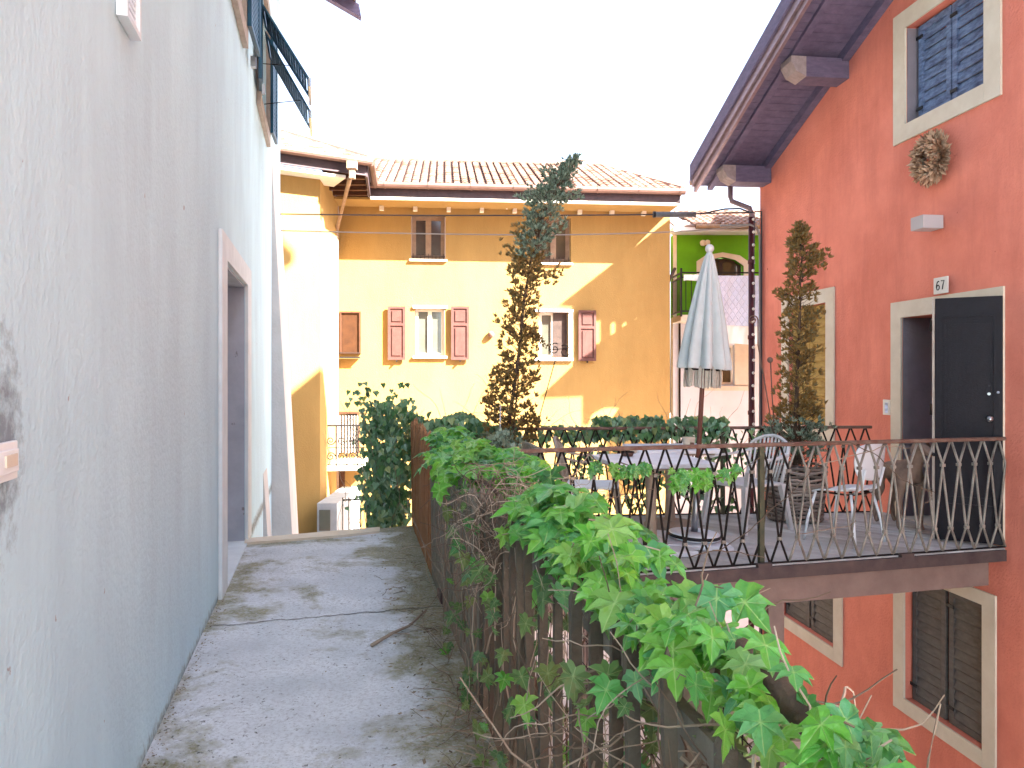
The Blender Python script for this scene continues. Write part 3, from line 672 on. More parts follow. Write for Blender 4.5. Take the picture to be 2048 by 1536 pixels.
def railing(name, A, B, ztop, label, period=.16, npost=(), pale=0.0, m='iron', brackets=()):
    A = Vector(A); B = Vector(B); f = Fr(A, B-A); Lr = (B-A).length
    rt = emp(name, (*(A.lerp(B, .5)), .1), label, 'railing', 'railings of the terrace')
    zt, zu, zl, zb_ = ztop, ztop-.19, .29, .105
    bevel(obj('handrail', MB().fbox(f, -.05, Lr+.0, -.022, .022, zt, zt+.03), M['rust'], rt), .008)
    bt = obj('bottom_rail', MB().fbox(f, 0, Lr, -.012, .012, zb_-.004, zb_+.006), M['iron'], rt)
    n = int(Lr/period)
    for k in range(n):
        for sg in (1, -1):
            x = (k+.5)*period+.04; h = sg*period*.5; e = .006*sg
            j = random.uniform(-.006, .006)
            pts = [(x+e, zt), (x+h-e+j, zu+.01), (x+h-e+j, zu-.02), (x+e, zl+.02), (x+e, zl-.01), (x+h-e, zb_)]
            mm = M['iron_pale'] if f.pt(x, 0, 0).x > pale else M[m]
            obj('baluster', MB().tube([f.pt(a, .004*sg, z) for a, z in pts], .0092, 6), mm, rt, smooth=True)
    for k in range(n):
        x = (k+.5)*period+.04
        obj('collar', MB().fbox(f, x-.016, x+.016, -.014, .014, zl-.012, zl+.012), M['iron_pale'], rt)
        if k < n-1: obj('collar', MB().fbox(f, x+period*.5-.016, x+period*.5+.016, -.014, .014, zu-.012, zu+.012), M['iron_pale'], rt)
    for a in npost: obj('post', MB().fbox(f, a-.02, a+.02, -.018, .018, .02, zt-.001), mat('post_green', (.085,.085,.05), .7, var=(.04,.045,.03), vscale=9) if 'post_green' not in bpy.data.materials else bpy.data.materials['post_green'], rt)
    for a in brackets: obj('bracket', MB().fbox(f, a-.06, a+.06, .024, .06, .0, .12), M['beam_dark'], rt)
    return rt
RA = DP[0]+(DP[1]-DP[0]).normalized()*.42-FDk.n*.03; RB = DP[1]-FDk.n*.03+Vector((.02, .004))
fo = FDk.S(1522)
railing('front_railing', RA, RB, 1.0, 'rusty wrought iron railing along the front edge of the terrace', npost=(Fr(RA, RB-RA).S(1522),), pale=2.15, brackets=(Fr(RA, RB-RA).S(1522), Fr(RA, RB-RA).S(1805)))
railing('back_railing', (.10, 7.66), (3.80, 7.93), .985, 'dark iron railing along the back of the terrace, with ivy on its left half', npost=(.05, 2.1), pale=9)

# ================================================================ picket fence
fe = emp('picket_fence', (fenceX(4), 4, 0), 'weathered wooden picket fence between the path and the terrace, overgrown by vine', 'fence')
FF = Fr((fenceX(0)+.045, 0), (-.2085, 1))       # n points away from the path? (right side)
y = .30
while y < 7.72:
    near = y < 3.4; r = random.random
    wd = (.006+.008*r()) if near else (.020+.008*r()); th = .012+.006*r()
    zt = (1.02 if y < 5.75 else 1.10)+random.uniform(-.05, .04); a = y/FF.u.y
    ln = random.uniform(-.06, .06) if near else random.uniform(-.03, .03); ln2 = random.uniform(-.02, .02)
    mb = MB(); v = []
    for z, sh in ((-.12, 0), (zt*.5, .5), (zt-.05, .95)):
        for (da, dn) in ((-wd, -th), (wd, -th), (wd, th), (-wd, th)):
            v.append(FF.pt(a+da+ln*sh, dn+ln2*sh, z))
    v.append(FF.pt(a+ln, ln2, zt))
    mb.add(v, [(0, 3, 2, 1)]+[(i, (i+1) % 4, (i+1) % 4+4, i+4) for i in range(4)]+[(i+4, (i+1) % 4+4, (i+1) % 4+8, i+8) for i in range(4)]+[(i+8, (i+1) % 4+8, 12) for i in range(4)])
    obj('picket', mb, M['picket_sunlit' if y > 5.8 else ('picket_dark' if y < 3.6 else 'picket')], fe)
    y += (.13+.07*r()) if near else .088+.02*r()
for z in (.22, .86): obj('rail', MB().fbox(FF, .25, 7.9, .022, .05, z, z+.05), M['picket'], fe)
for yy in (1.55, 3.1, 4.65, 5.78, 7.7): obj('post', MB().fbox(FF, yy-.035, yy+.035, .052, .12, -.3, .98), M['picket'], fe)
mb = MB()
for i in range(54): mb.tube([FF.pt(.3+i*.075, .13, -.1), FF.pt(.3+i*.075, .13, .95)], .0016, 3, cap=False)
for i in range(13): mb.tube([FF.pt(.3, .132, -.1+i*.08), FF.pt(4.4, .132, -.1+i*.08)], .0016, 3, cap=False)
obj('wire_mesh', mb, M['iron'], fe)
# ================================================================ tiles
def tiles(mb, O, E, U, spans, sp=.20, row=.34, r=.078):
    """barrel tiles: O origin on the eave, E unit along it, U unit up the slope, spans(s)->(l0,l1)"""
    N = E.cross(U).normalized()
    if N.z < 0: N = -N
    s = spans[0]
    while s < spans[1]:
        l0, l1 = spans[2](s); l = l0; jj = random.uniform(-.012, .012)
        while l < l1-.02:
            le = min(l+row*1.12, l1+.03); b = len(mb.v); k = 5
            for (ll, rr, up) in ((l, r*1.08, .040), (le, r*.90, .012)):
                for t in range(k+1):
                    an = math.pi*t/k
                    p = O+E*(s+jj+random.uniform(-.002, .002)-rr*math.cos(an))+U*ll+N*(up+rr*.62*math.sin(an))
                    mb.v.append(tuple(p))
            for t in range(k): mb.f.append((b+t, b+t+1, b+k+1+t+1, b+k+1+t))
            mb.f.append(tuple(b+t for t in reversed(range(k+1))))
            l += row
        s += sp
    return mb
def sheet(pts, th=.08): return MB().slab(pts, th)

# ================================================================ yellow house
FY = Fr((0, 19), (1, .09)); 
wc = P(640, 0, 16.0); FW = Fr((wc.x, 16.0), (.86, .5))      # wing front: s runs up to 0 at its right-hand corner
inner = FY.o+FY.u*FY.S(677)
FT = Fr((wc.x, 16.0), (inner.x-wc.x, inner.y-16.0)); LT = (inner-Vector((wc.x, 16))).length
yh = emp('yellow_house', (0, 19, -2), 'yellow rendered house closing the view, with a tiled roof and brown eaves', 'house')
sL, sR = FY.S(677), FY.S(1340)
def q(x0, y0, x1, y1, f=FY): 
    a, b = f.S(x0), f.S(x1); m_ = (x0+x1)/2
    return (a, b, f.Z(m_, y1), f.Z(m_, y0))
W = {'u1': q(822, 430, 891, 519), 'u2': q(1074, 436, 1142, 526), 'm0': q(680, 623, 722, 716), 'm1': q(830, 617, 889, 712), 'm2': q(1078, 624, 1136, 716), 'l0': q(677.5, 823, 719, 934)}
holes = [[(a, z0), (b, z0), (b, z1), (a, z1)] for (a, b, z0, z1) in (W['u1'], W['u2'], W['m1'], W['m2'])]
obj('wall', MB().wall(FY, [(sL+.001, -3), (sR, -3), (sR, 5.88), (sL+.001, 5.88)], holes, .3), M['yellow'], yh)
obj('wing_wall', MB().wall(FW, [(-3.2, -3), (0, -3), (0, 5.9), (-3.2, 5.9)], [], .3), M['yellow'], yh)
obj('return_wall', MB().wall(FT, [(.002, -3), (LT, -3), (LT, 5.88), (.002, 5.88)], [], .3), M['yellow'], yh)
e = FY.pt(sR, 0, 0); obj('end_wall', MB().box(e.x-.3, e.x-.002, e.y+.31, e.y+7, -3, 5.88), M['yellow'], yh)
# windows
a, b, z0, z1 = W['u1']
for kk in ('u1', 'u2'):
    a, b, z0, z1 = W[kk]
    wq = window(yh, FY, a+.02, b-.02, z0+.02, z1-.01, -.20, M['tan_frame'], M['pane'], wd=.10, mull=True)
    sb = MB(); sb.fbox(FY, a-.04, b+.04, .003, .06, z0-.05, z0); obj('sill', sb, M['cream'], wq)
    gr_ = MB()
    for i in range(9): gr_.fbox(FY, a+.05+i*(b-a-.1)/8-.008, a+.05+i*(b-a-.1)/8+.008, -.10, -.085, z0, z0+.16)
    gr_.fbox(FY, a+.01, b-.01, -.11, -.084, z0+.08, z0+.10)
    obj('grille', gr_, M['dark_wood'], wq)
a, b, z0, z1 = W['m0']
wq = window(yh, FY, a, b, z0+.10, z1, .004, M['brown_wood'], M['pane_orange'], wd=.04, mull=False, label='brown shuttered window in the corner')
obj('flower_rail', MB().tube([FY.pt(a, .16, z0+.12), FY.pt(b, .16, z0+.12)], .012, 5).tube([FY.pt(a, .16, z0), FY.pt(b, .16, z0)], .012, 5).fbox(FY, a+.02, b-.02, .03, .15, z0, z0+.03), M['iron'], wq)
a, b, z0, z1 = W['m1']
wq = window(yh, FY, a+.01, b-.01, z0+.005, z1-.005, -.14, M['cream'], M['pane_grey'], wd=.07)
obj('window_surround', MB().fbox(FY, a-.05, b+.07, .003, .05, z1, z1+.07).fbox(FY, a-.05, b+.07, .003, .07, z0-.06, z0), M['cream'], wq)
for (x0, x1) in ((776, 811), (902, 938)):
    m_ = (x0+x1)/2; panel_shutter(yh, FY, FY.S(x0), FY.S(x1), FY.Z(m_, 720), FY.Z(m_, 613), .05, M['pink_shutter'])
a, b, z0, z1 = W['m2']
wq = window(yh, FY, a+.01, b-.01, z0+.005, z1-.005, -.16, M['cream'], M['pane_grey'], wd=.07, label='window with one brown panelled shutter')
obj('window_surround', MB().fbox(FY, a-.12, b+.12, .003, .07, z1, z1+.06).fbox(FY, b+.01, b+.12, .003, .03, z0, z1).fbox(FY, a-.12, b+.12, .003, .07, z0-.07, z0), M['grey_wall'], wq)
obj('inner_blind', MB().fbox(FY, (a+b)/2, b-.02, -.09, -.075, z0+.03, z1-.02), M['dark_wood'], wq)
panel_shutter(yh, FY, FY.S(1156), FY.S(1191), FY.Z(1173, 722), FY.Z(1173, 621), .05, M['pink_shutter'])
# barred door and small openings of the lower storey
a, b, z0, z1 = W['l0']
wq = window(yh, FY, a, b, z0+.35, z1, .006, M['brown_wood'], M['pane_dark'], wd=.05, mull=False, label='barred brown window over the balcony')
gr_ = MB()
for i in range(7): gr_.fbox(FY, a+.04+i*(b-a-.08)/6-.01, a+.04+i*(b-a-.08)/6+.01, .08, .10, z0+.36, z1-.10)
obj('window_bars', gr_, M['cream'], wq)
obj('lower_door', MB().fbox(FY, FY.S(668), FY.S(690), .004, .05, -2.4, FY.Z(680, 940)), M['brown_wood'], yh)
# balcony with scrollwork
bz = CAMZ+(CY-932)/FPX*17.0
c0, c1 = P(641, 932, 16.6), P(722, 932, 18.0)
FB = Fr((-4.22, 16.9), (1, .10))
bl = obj('balcony_slab', MB().fbox(FB, 0, .98, -1.95, 0, bz-.10, bz), M['cream'], yh)
rb = MB(); rb.tube([FB.pt(0, -.03, bz+.92), FB.pt(.98, -.03, bz+.92)], .02, 5); rb.tube([FB.pt(0, -.03, bz+.04), FB.pt(.98, -.03, bz+.04)], .012, 5); rb.tube([FB.pt(0, -.03, bz+.42), FB.pt(.98, -.03, bz+.42)], .010, 5)
for i in range(5): rb.tube([FB.pt(.01+i*.24, -.03, bz), FB.pt(.01+i*.24, -.03, bz+.93)], .018, 5)
for i in range(4):
    for (zc, s1) in ((.22, 1), (.58, -1)):
        cxx = .13+i*.24; rb.tube([FB.pt(cxx+(.10-.085*t)*math.cos(s1*t*10), -.03, bz+zc+(.10-.085*t)*math.sin(s1*t*10)) for t in [k/22 for k in range(23)]], .014, 4, cap=False)
obj('balcony_railing', rb, M['iron'], bl)
# plinth, meter box, yard gate
obj('plinth', MB().box(-3.95, -3.55, 15.2, 17.5, -3, -1.05), M['box_grey'], yh)
obj('meter_box', MB().box(-3.90, -3.68, 15.16, 15.195, -1.6, -1.18), M['pane_grey'], yh)
rb = MB()
for zz in (-1.05, -1.9): rb.tube([(-3.52, 15.6, zz), (-3.0, 15.7, zz)], .018, 5)
for i in range(5): rb.tube([(-3.52+i*.12, 15.6+i*.025, -2.1), (-3.52+i*.12, 15.6+i*.025, -1.0)], .012, 5)
obj('yard_railing', rb, M['iron'], yh)
# main roof
OE = FY.pt(0, .86, 6.10); E = Vector((FY.u.x, FY.u.y, 0)); sl_ = R(23); U = (Vector((-FY.n.x, -FY.n.y, 0))*math.cos(sl_)+Vector((0, 0, math.sin(sl_)))).normalized()
Ltot = 4.42; sv = FY.S(745, .86); se = FY.S(1366, .86)
def span(s): 
    l0 = 0 if s >= sv else (sv-s)*4.0
    l1 = Ltot if s < se-1.25 else Ltot*(se-s)/1.25
    return (l0, l1)
rpoly = [OE+E*sv, OE+E*se, OE+E*(se-1.25)+U*Ltot, OE+E*(sv-1.1)+U*Ltot]
rf = obj('roof', sheet(rpoly, .10), M['tile_pan'], yh)
obj('roof_tiles', tiles(MB(), OE-U*.04, E, U, (sv-1.0, se-.03, span)), M['tile'], rf)
e2 = OE+E*(se-1.25)+U*Ltot; e3 = OE+E*se
obj('roof_hip', sheet([e3, e3+Vector((0, 9, 0)), e2+Vector((0, 4.5, 0)), e2], .08), M['tile'], rf)
bk_ = [OE+E*(se-1.25)+U*Ltot, OE+E*(sv-1.1)+U*Ltot]
obj('roof_back', sheet([bk_[0], bk_[1], bk_[1]+Vector((0, 5, -2.1)), bk_[0]+Vector((0, 5, -2.1))], .08), M['tile'], rf)
rt_ = MB().tube([bk_[0]+Vector((0, 0, .03)), bk_[1]+Vector((0, 0, .03))], .085, 8).tube([e2, e3+Vector((0, 0, .05))], .075, 8); obj('ridge_tiles', rt_, M['tile'], rf)
gz = 6.06; gt = MB().tube([FY.pt(sv-.1, .93, gz), FY.pt(se+.03, .93, gz)], .078, 10)
for i in range(8): aa = sv+.3+i*(se-sv-.4)/7; gt.tube([FY.pt(aa-.018, .93, gz), FY.pt(aa+.018, .93, gz)], .088, 10)
obj('gutter', gt, M['gutter'], rf, smooth=False)
obj('fascia', MB().fbox(FY, sv-.08, se-.06, .78, .83, 5.80, 6.03), M['fascia'], rf)
obj('soffit', MB().fbox(FY, sL, se-.10, .0, .78, 5.74, 5.795), M['yellow'], rf)
obj('cornice', MB().fbox(FY, sv-.05, se-.08, .782, .86, 5.735, 5.797), M['cream'], rf)
rf_ = MB(); 
aa = sv+.15
while aa < se-.4: rf_.fbox(FY, aa-.05, aa+.05, .003, .16, 5.64, 5.738); aa += .83
obj('rafter_ends', rf_, M['cream'], rf)
# wing roof
B = P(740, 320, 16.05); uW = Vector((FW.u.x, FW.u.y, 0)); bW = Vector((-FW.n.x, -FW.n.y, 0))
UW = (bW*math.cos(R(21))+Vector((0, 0, math.sin(R(21))))).normalized(); NW = uW.cross(UW); NW = NW if NW.z > 0 else -NW
B.z = 6.13
H = ray_plane(566, 268, B, NW); vH = H-B; hs_ = vH.dot(uW); hl = vH.dot(UW)
V = FY.pt(sv, .86, 6.12)
far = B+uW*(-4.5)
fixn(obj('wing_roof', sheet([far, B, H, far+UW*hl*1.0], .08), M['tile_pan'], yh))
wr_ = [o for o in yh.children if o.name.startswith('wing_roof')][0]
fixn(obj('wing_side_roof', sheet([B, V, V+Vector((-1.2, 2.5, .8)), H], .06), M['tile'], wr_))
obj('wing_tiles', tiles(MB(), B-UW*.03, uW, UW, (-4.3, -.05, lambda s: (0, min(hl, hl*s/hs_)))), M['tile'], wr_)
obj('hip_tiles', MB().tube([B+NW*.05, H+NW*.05], .085, 8), M['tile'], wr_)
gt = MB().tube([far-bW*.07+Vector((0, 0, -.05)), B-bW*.07-Vector((0, 0, .05))], .08, 10).tube([B-bW*.07-Vector((0, 0, .05)), V+Vector((.06, 0, -.06))], .08, 10)
obj('wing_gutter', gt, M['gutter'], wr_)
FWe = Fr((B.x, B.y), (uW.x, uW.y)); FTe = Fr((B.x, B.y), (V.x-B.x, V.y-B.y)); LTe = (V-B).length
mb = MB().fbox(FWe, -4.5, -.06, -.10, -.05, 5.82, 6.05); mb.fbox(FTe, .04, LTe, -.10, -.05, 5.80, 6.05); obj('wing_fascia', mb, M['fascia'], wr_)
mb = MB().fbox(FWe, -4.5, -.5, -.95, -.10, 5.72, 5.78); obj('wing_soffit', mb, M['cream'], wr_)
mb = MB(); 
for i in range(5):
    t = .25+i*.5; p = B.lerp(V, t/LTe); qq = Vector((wc.x, 16, 0)).lerp(Vector((inner.x, inner.y, 0)), min(1, t/LT)); 
    d = (Vector((qq.x, qq.y, 0))-Vector((p.x, p.y, 0))).normalized(); s_ = Vector((-d.y, d.x, 0))*.05
    p = Vector((p.x, p.y, 0))+d*.12; qq = Vector((qq.x, qq.y, 0))
    up = Vector((0, 0, 5.80)); ut = Vector((0, 0, 5.92)); 
    mb.box8([p-s_+up, p+s_+up, qq+s_+up, qq-s_+up, p-s_+ut, p+s_+ut, qq+s_+ut, qq-s_+ut])
obj('wing_rafters', mb, M['brown_wood'], wr_)
fixn(obj('wing_boarding', MB().slab([Vector((B.x-.1, B.y, 6.0)), Vector((V.x-.1, V.y, 6.0)), Vector((inner.x, inner.y, 6.0)), Vector((wc.x, 16, 6.0))], .03), M['brown_wood'], wr_))
# hopper and slanting downpipe of the wing
hp = P(706, 330, 15.7); mb = MB().box(hp.x-.12, hp.x+.08, hp.y-.08, hp.y+.08, 5.86, 6.02).box(hp.x-.07, hp.x+.04, hp.y-.06, hp.y+.06, 5.66, 5.86)
h1 = P(700, 358, 15.8); h2 = P(676, 463, 18.5); h2.y = 18.35
mb.tube([(h1.x, h1.y, 5.7), h2, (h2.x, h2.y, -2.9)], .05, 8); obj('downpipe', mb, M['tan_frame'], yh)
obj('stay', MB().tube([P(985, 371, 18.0), P(1014, 418, 18.9)], .018, 6), M['cream'], yh)
obj('wall_boss', MB().ball(P(982, 669, 18.9), .085, 12), M['rust'], yh, smooth=True)

# aerial on the ridge
an = emp('aerial', P(775, 318, 22.3), 'thin television aerial standing on the ridge of the yellow house', 'aerial')
p0 = P(775, 322, 22.3); p1 = P(775, 276, 22.3)
obj('mast', MB().tube([p0, p1], .012, 5), M['steel'], an)
obj('aerial_rods', MB().tube([P(770, 298, 22.3), P(792, 299, 22.3)], .007, 4).tube([P(771, 303, 22.3), P(786, 303, 22.3)], .007, 4), M['steel'], an)
an = emp('chimney_cowl', P(1165, 333, 21.8), 'small pale chimney cowl above the ridge beside the top of the conifer', 'chimney')
p0 = P(1165, 330, 21.8); obj('flue', MB().tube([p0-Vector((0, 0, .2)), p0+Vector((0, 0, .12))], .07, 10), M['steel'], an)
obj('cowl', MB().lathe([(.001, .24), (.10, .20), (.13, .14), (.13, .12), (.07, .12)], p0, 12), M['cream'], an)

# ================================================================ green house
FG = Fr((0, 21.5), (1, .02)); gh = emp('green_house', (6.2, 21.5, -2), 'green rendered house with a balcony behind the closed parasol', 'house')
g0, g1 = FG.S(1346), 9.5; zg = FG.Z(1420, 636)
ah = [(FG.S(1402), FG.Z(1450, 640)), (FG.S(1487), FG.Z(1450, 640)), (FG.S(1487), FG.Z(1450, 532)), (FG.S(1470), FG.Z(1450, 520)), (FG.S(1445), FG.Z(1450, 514)), (FG.S(1420), FG.Z(1450, 520)), (FG.S(1402), FG.Z(1450, 532))]
gz1 = FG.Z(1420, 470)
obj('upper_wall', MB().wall(FG, [(g0, zg), (g1, zg), (g1, gz1), (g0, gz1)], [ah], .3), M['green_wall'], gh)
wl0 = q(1418, 690, 1469, 770, FG)
obj('lower_wall', MB().wall(FG, [(g0, -3), (g1, -3), (g1, zg-.002), (g0, zg-.002)], [[(wl0[0], wl0[2]), (wl0[1], wl0[2]), (wl0[1], wl0[3]), (wl0[0], wl0[3])]], .3), M['grey_wall'], gh)
mb = MB(); oa = [(x+(.13 if x > FG.S(1445) else -.13)*(1 if abs(x-FG.S(1445)) > .05 else 0), z+.13*(z > zg+.5)) for x, z in ah]
for i in range(1, len(ah)-1 if False else len(ah)):
    a, b = ah[i], ah[(i+1) % len(ah)]; c_, d_ = oa[i], oa[(i+1) % len(ah)]
    mb.add([FG.pt(a[0], .03, a[1]), FG.pt(b[0], .03, b[1]), FG.pt(d_[0], .03, d_[1]), FG.pt(c_[0], .03, c_[1]), FG.pt(a[0], .0, a[1]), FG.pt(b[0], .0, b[1]), FG.pt(d_[0], .0, d_[1]), FG.pt(c_[0], .0, c_[1])], [(0, 1, 2, 3), (4, 7, 6, 5), (0, 4, 5, 1), (1, 5, 6, 2), (2, 6, 7, 3), (3, 7, 4, 0)])
fixn(obj('arch_surround', mb, M['cream'], gh))
wq = window(gh, FG, FG.S(1404), FG.S(1485), zg, FG.Z(1450, 516), -.2, M['dark_wood'], M['pane'], wd=.09, bars=1)
wq = window(gh, FG, wl0[0]+.01, wl0[1]-.01, wl0[2]+.01, wl0[3]-.01, -.15, M['cream'], M['pane'], wd=.07)
obj('window_surround', MB().fbox(FG, wl0[1], wl0[1]+.42, .003, .03, wl0[2]-.02, wl0[3]+.1).fbox(FG, wl0[0]-.15, wl0[1]+.55, .003, .07, wl0[2]-.16, wl0[2]-.03), M['cream'], wq)
obj('corner_strip', MB().fbox(FG, g0-.0, g0+.10, .002, .03, zg, gz1), M['cream'], gh)
bo = MB().fbox(FG, g0-.1, g1, .0, .55, gz1, gz1+.14); obj('soffit', bo, M['grey_wall'], gh)
OG = FG.pt(0, .62, FG.Z(1420, 452, .62)); EG = Vector((FG.u.x, FG.u.y, 0)); UG = (Vector((-FG.n.x, -FG.n.y, 0))*math.cos(R(20))+Vector((0, 0, math.sin(R(20))))).normalized()
rg = obj('roof', sheet([OG+EG*(g0+.5), OG+EG*g1, OG+EG*g1+UG*2.9, OG+EG*(g0+.5)+UG*2.9], .08), M['tile_pan'], gh)
obj('roof_tiles', tiles(MB(), OG, EG, UG, (g0+.55, g1, lambda s: (0, 2.9)), sp=.20), M['tile'], rg)
obj('gutter', MB().tube([OG+EG*(g0+.5)-UG*.06, OG+EG*g1-UG*.06], .06, 8), M['tan_frame'], rg)
mb = MB()
for i in range(3): mb.slab([OG+EG*(g0-.1+.02*i)+UG*(.1+i*.35)+Vector((0, 0, .02)), OG+EG*(g0+.75)+UG*(.02+i*.33), OG+EG*(g0+.75)+UG*(.30+i*.33), OG+EG*(g0-.1)+UG*(.38+i*.35)+Vector((0, 0, .02))], .05)
obj('roof_boards', mb, M['beam'], rg)
# balcony
nb_ = 1.15; b0 = FG.S(1362, nb_); mb = MB().fbox(FG, b0, g1, .002, nb_, zg-.16, zg); bl = obj('balcony_slab', mb, M['cream'], gh)
mb = MB(); zt = FG.Z(1380, 545, nb_); 
for zz in (zt, zt-.13, zg+.10): mb.fbox(FG, b0, g1, nb_-.04, nb_, zz-.02, zz+.02); mb.fbox(FG, b0, b0+.04, .01, nb_-.041, zz-.02, zz+.02)
mb.fbox(FG, b0-.02, b0+.03, nb_-.03, nb_+.02, zg-.05, zt+.12)
obj('balcony_railing', mb, M['black'], bl)
k = 0; x = b0+.14
mb = MB()
while x < b0+4: mb.tube([FG.pt(x, nb_-.02, zg+.1), FG.pt(x, nb_-.02, zt-.13)], .012, 5); x += .15
for i in range(7): mb.tube([FG.pt(b0+.02, .12+i*.15, zg+.1), FG.pt(b0+.02, .12+i*.15, zt-.1)], .011, 5)
obj('balcony_bars', mb, M['black'], bl)
obj('lower_downpipe', MB().tube([FG.pt(FG.S(1358), .08, zg-.15), FG.pt(FG.S(1358), .08, -2)], .03, 6), M['iron'], gh)
obj('awning_arm', MB().tube([P(1350, 537, 20.2), P(1321, 596, 19.6)], .045, 6), M['dark_wood'], gh)
bird = emp('wall_light', P(1411, 486, 21.4), 'small shell shaped pale lamp high on the green wall', 'lamp')
obj('lamp_shade', MB().ball(P(1406, 486, 21.38), .09, 10).ball(P(1415, 485, 21.38), .08, 10), M['cream'], bird, smooth=True)
obj('lamp_back', MB().fbox(FG, FG.S(1403), FG.S(1418), .002, .06, FG.Z(1411, 492), FG.Z(1411, 481)), M['beam'], bird)
# laundry
def cloth(f, a0, a1, zt_, zb_, n, amp, k, seed=0, nx=40, nz=14):
    mb = MB(); random.seed(seed)
    for j in range(nz+1):
        v = j/nz
        for i in range(nx+1):
            u = i/nx; a = a0+(a1-a0)*u; dn = amp*(.3+.7*v)*math.sin(u*k+.6*math.sin(v*3))+.012*math.sin(u*k*2.3+v*4)
            mb.v.append(tuple(f.pt(a, n+dn, zt_+(zb_-zt_)*v+.015*math.sin(u*k*.5)*v)))
    for j in range(nz):
        for i in range(nx): mb.f.append((j*(nx+1)+i, (j+1)*(nx+1)+i, (j+1)*(nx+1)+i+1, j*(nx+1)+i+1))
    return mb
def quiltify(m):
    n = m.node_tree; L = n.links.new; b = n.nodes['Principled BSDF']; tc = n.nodes.new('ShaderNodeTexCoord')
    bumps = []
    for an in (35, -35):
        mp = n.nodes.new('ShaderNodeMapping'); mp.inputs['Rotation'].default_value = (0, R(an), 0); wv = n.nodes.new('ShaderNodeTexWave'); wv.wave_type = 'BANDS'; wv.bands_direction = 'X'; wv.inputs['Scale'].default_value = 2.3
        L(tc.outputs['Object'], mp.inputs[0]); L(mp.outputs[0], wv.inputs[0]); r = n.nodes.new('ShaderNodeValToRGB'); r.color_ramp.elements[0].position = 0; r.color_ramp.elements[1].position = .10; L(wv.outputs['Fac'], r.inputs[0]); bumps.append(r.outputs[0])
    mn = n.nodes.new('ShaderNodeMath'); mn.operation = 'MINIMUM'; L(bumps[0], mn.inputs[0]); L(bumps[1], mn.inputs[1])
    bp = n.nodes.new('ShaderNodeBump'); bp.inputs['Strength'].default_value = .6; bp.inputs['Distance'].default_value = .06; L(mn.outputs[0], bp.inputs['Height']); L(bp.outputs[0], b.inputs['Normal'])
quiltify(M['quilt'])
qa = FG.S(1452, nb_); qz = FG.Z(1470, 552, nb_)
o = obj('quilt', cloth(FG, qa-.35, qa+1.6, qz, FG.Z(1470, 652, nb_+.06), nb_+.08, .035, 16, 1), M['quilt'], loc=FG.pt(qa, nb_, qz), smooth=True); tag(o, 'pale blue quilt hung over the balcony rail of the green house', 'quilt')
o = obj('bed_sheet', cloth(FG, qa-.12, qa+1.6, FG.Z(1470, 640, nb_), FG.Z(1470, 688, nb_+.02), nb_+.03, .03, 22, 2), M['cloth'], loc=FG.pt(qa, nb_, zg), smooth=True); tag(o, 'white sheet hanging below the pale blue quilt', 'sheet')
o = obj('cloth', cloth(FG, FG.S(1366, nb_), FG.S(1400, nb_), qz+.03, qz-.14, nb_+.06, .03, 9, 3), M['cloth'], loc=FG.pt(b0, nb_, zt), smooth=True); tag(o, 'small white cloth on the left end of the balcony rail', 'cloth')

# ================================================================ unseen shade casters added outside the view
random.seed(11)
th_ = emp('tall_shade_block', (9, 3, 0), 'tall unseen block added behind the red house to cast shade', 'house')
obj('wall', MB().box(5.6, 8.0, -6, 8.8, 4.0, 16.0), M['ochre'], th_)  # unseen block added to keep sun off the white wall
obj('shade_block_wing', MB().box(7.0, 8.0, 8.802, 10.5, 3.9, 12.2), M['ochre'], th_)  # added to shade the foot of the yellow wing
obj('roof', MB().box(5.4, 8.2, -6.3, 9.0, 16.002, 16.25), M['tile'], th_)  # lid of the added shade block
nh = emp('shade_screen', (7, 18, -3), 'unseen screen standing for a neighbouring house, cut to cast the shadow on the yellow house', 'house')
def cast(px, py, X=7.0):
    f = FY.pt(FY.S(px), 0, FY.Z(px, py)); t = (X-f.x)/1.9; return (f.y-t, f.z+1.8*t)
bd = [(1356, 438), (1224, 541), (1130, 614), (1155, 614), (1155, 643), (1213, 643), (1213, 688), (1197, 692), (1190, 712), (1163, 730), (1091, 797), (1177, 793), (1177, 852), (1183, 830), (1205, 817), (1232, 815), (1250, 820), (1240, 834), (1225, 850), (1225, 1000)]  # shadow outline on the facade, traced back towards the sun
pts = [cast(*p) for p in bd]
p1 = pts[0]; pts = [(20.4, p1[1]-.28*(20.4-p1[0]))]+pts+[(20.4, -1.0)]
hl_ = [[(1222, 646), (1243, 646), (1243, 668), (1234, 672), (1222, 687)], [(1246, 646), (1265, 646), (1265, 652), (1246, 664)], [(1268, 646), (1279, 646), (1268, 653)], [(1270, 637), (1288, 635), (1287, 640), (1270, 641)], [(1190, 648), (1190.5, 648), (1190.5, 649), (1190, 649)]][:4]
FN_ = Fr((7.0, 0), (0, 1)); obj('wall', MB().wall(FN_, [(a, z) for a, z in pts], [[cast(*p) for p in h] for h in hl_], .2), M['ochre'], nh)  # added screen, outline and holes shaped to cast the facade shadow

obj('shade_wall', MB().box(8.5, 8.8, 18.0, 21.4, -3, 8.6), M['ochre'], nh)  # unseen wall added to shade the green house
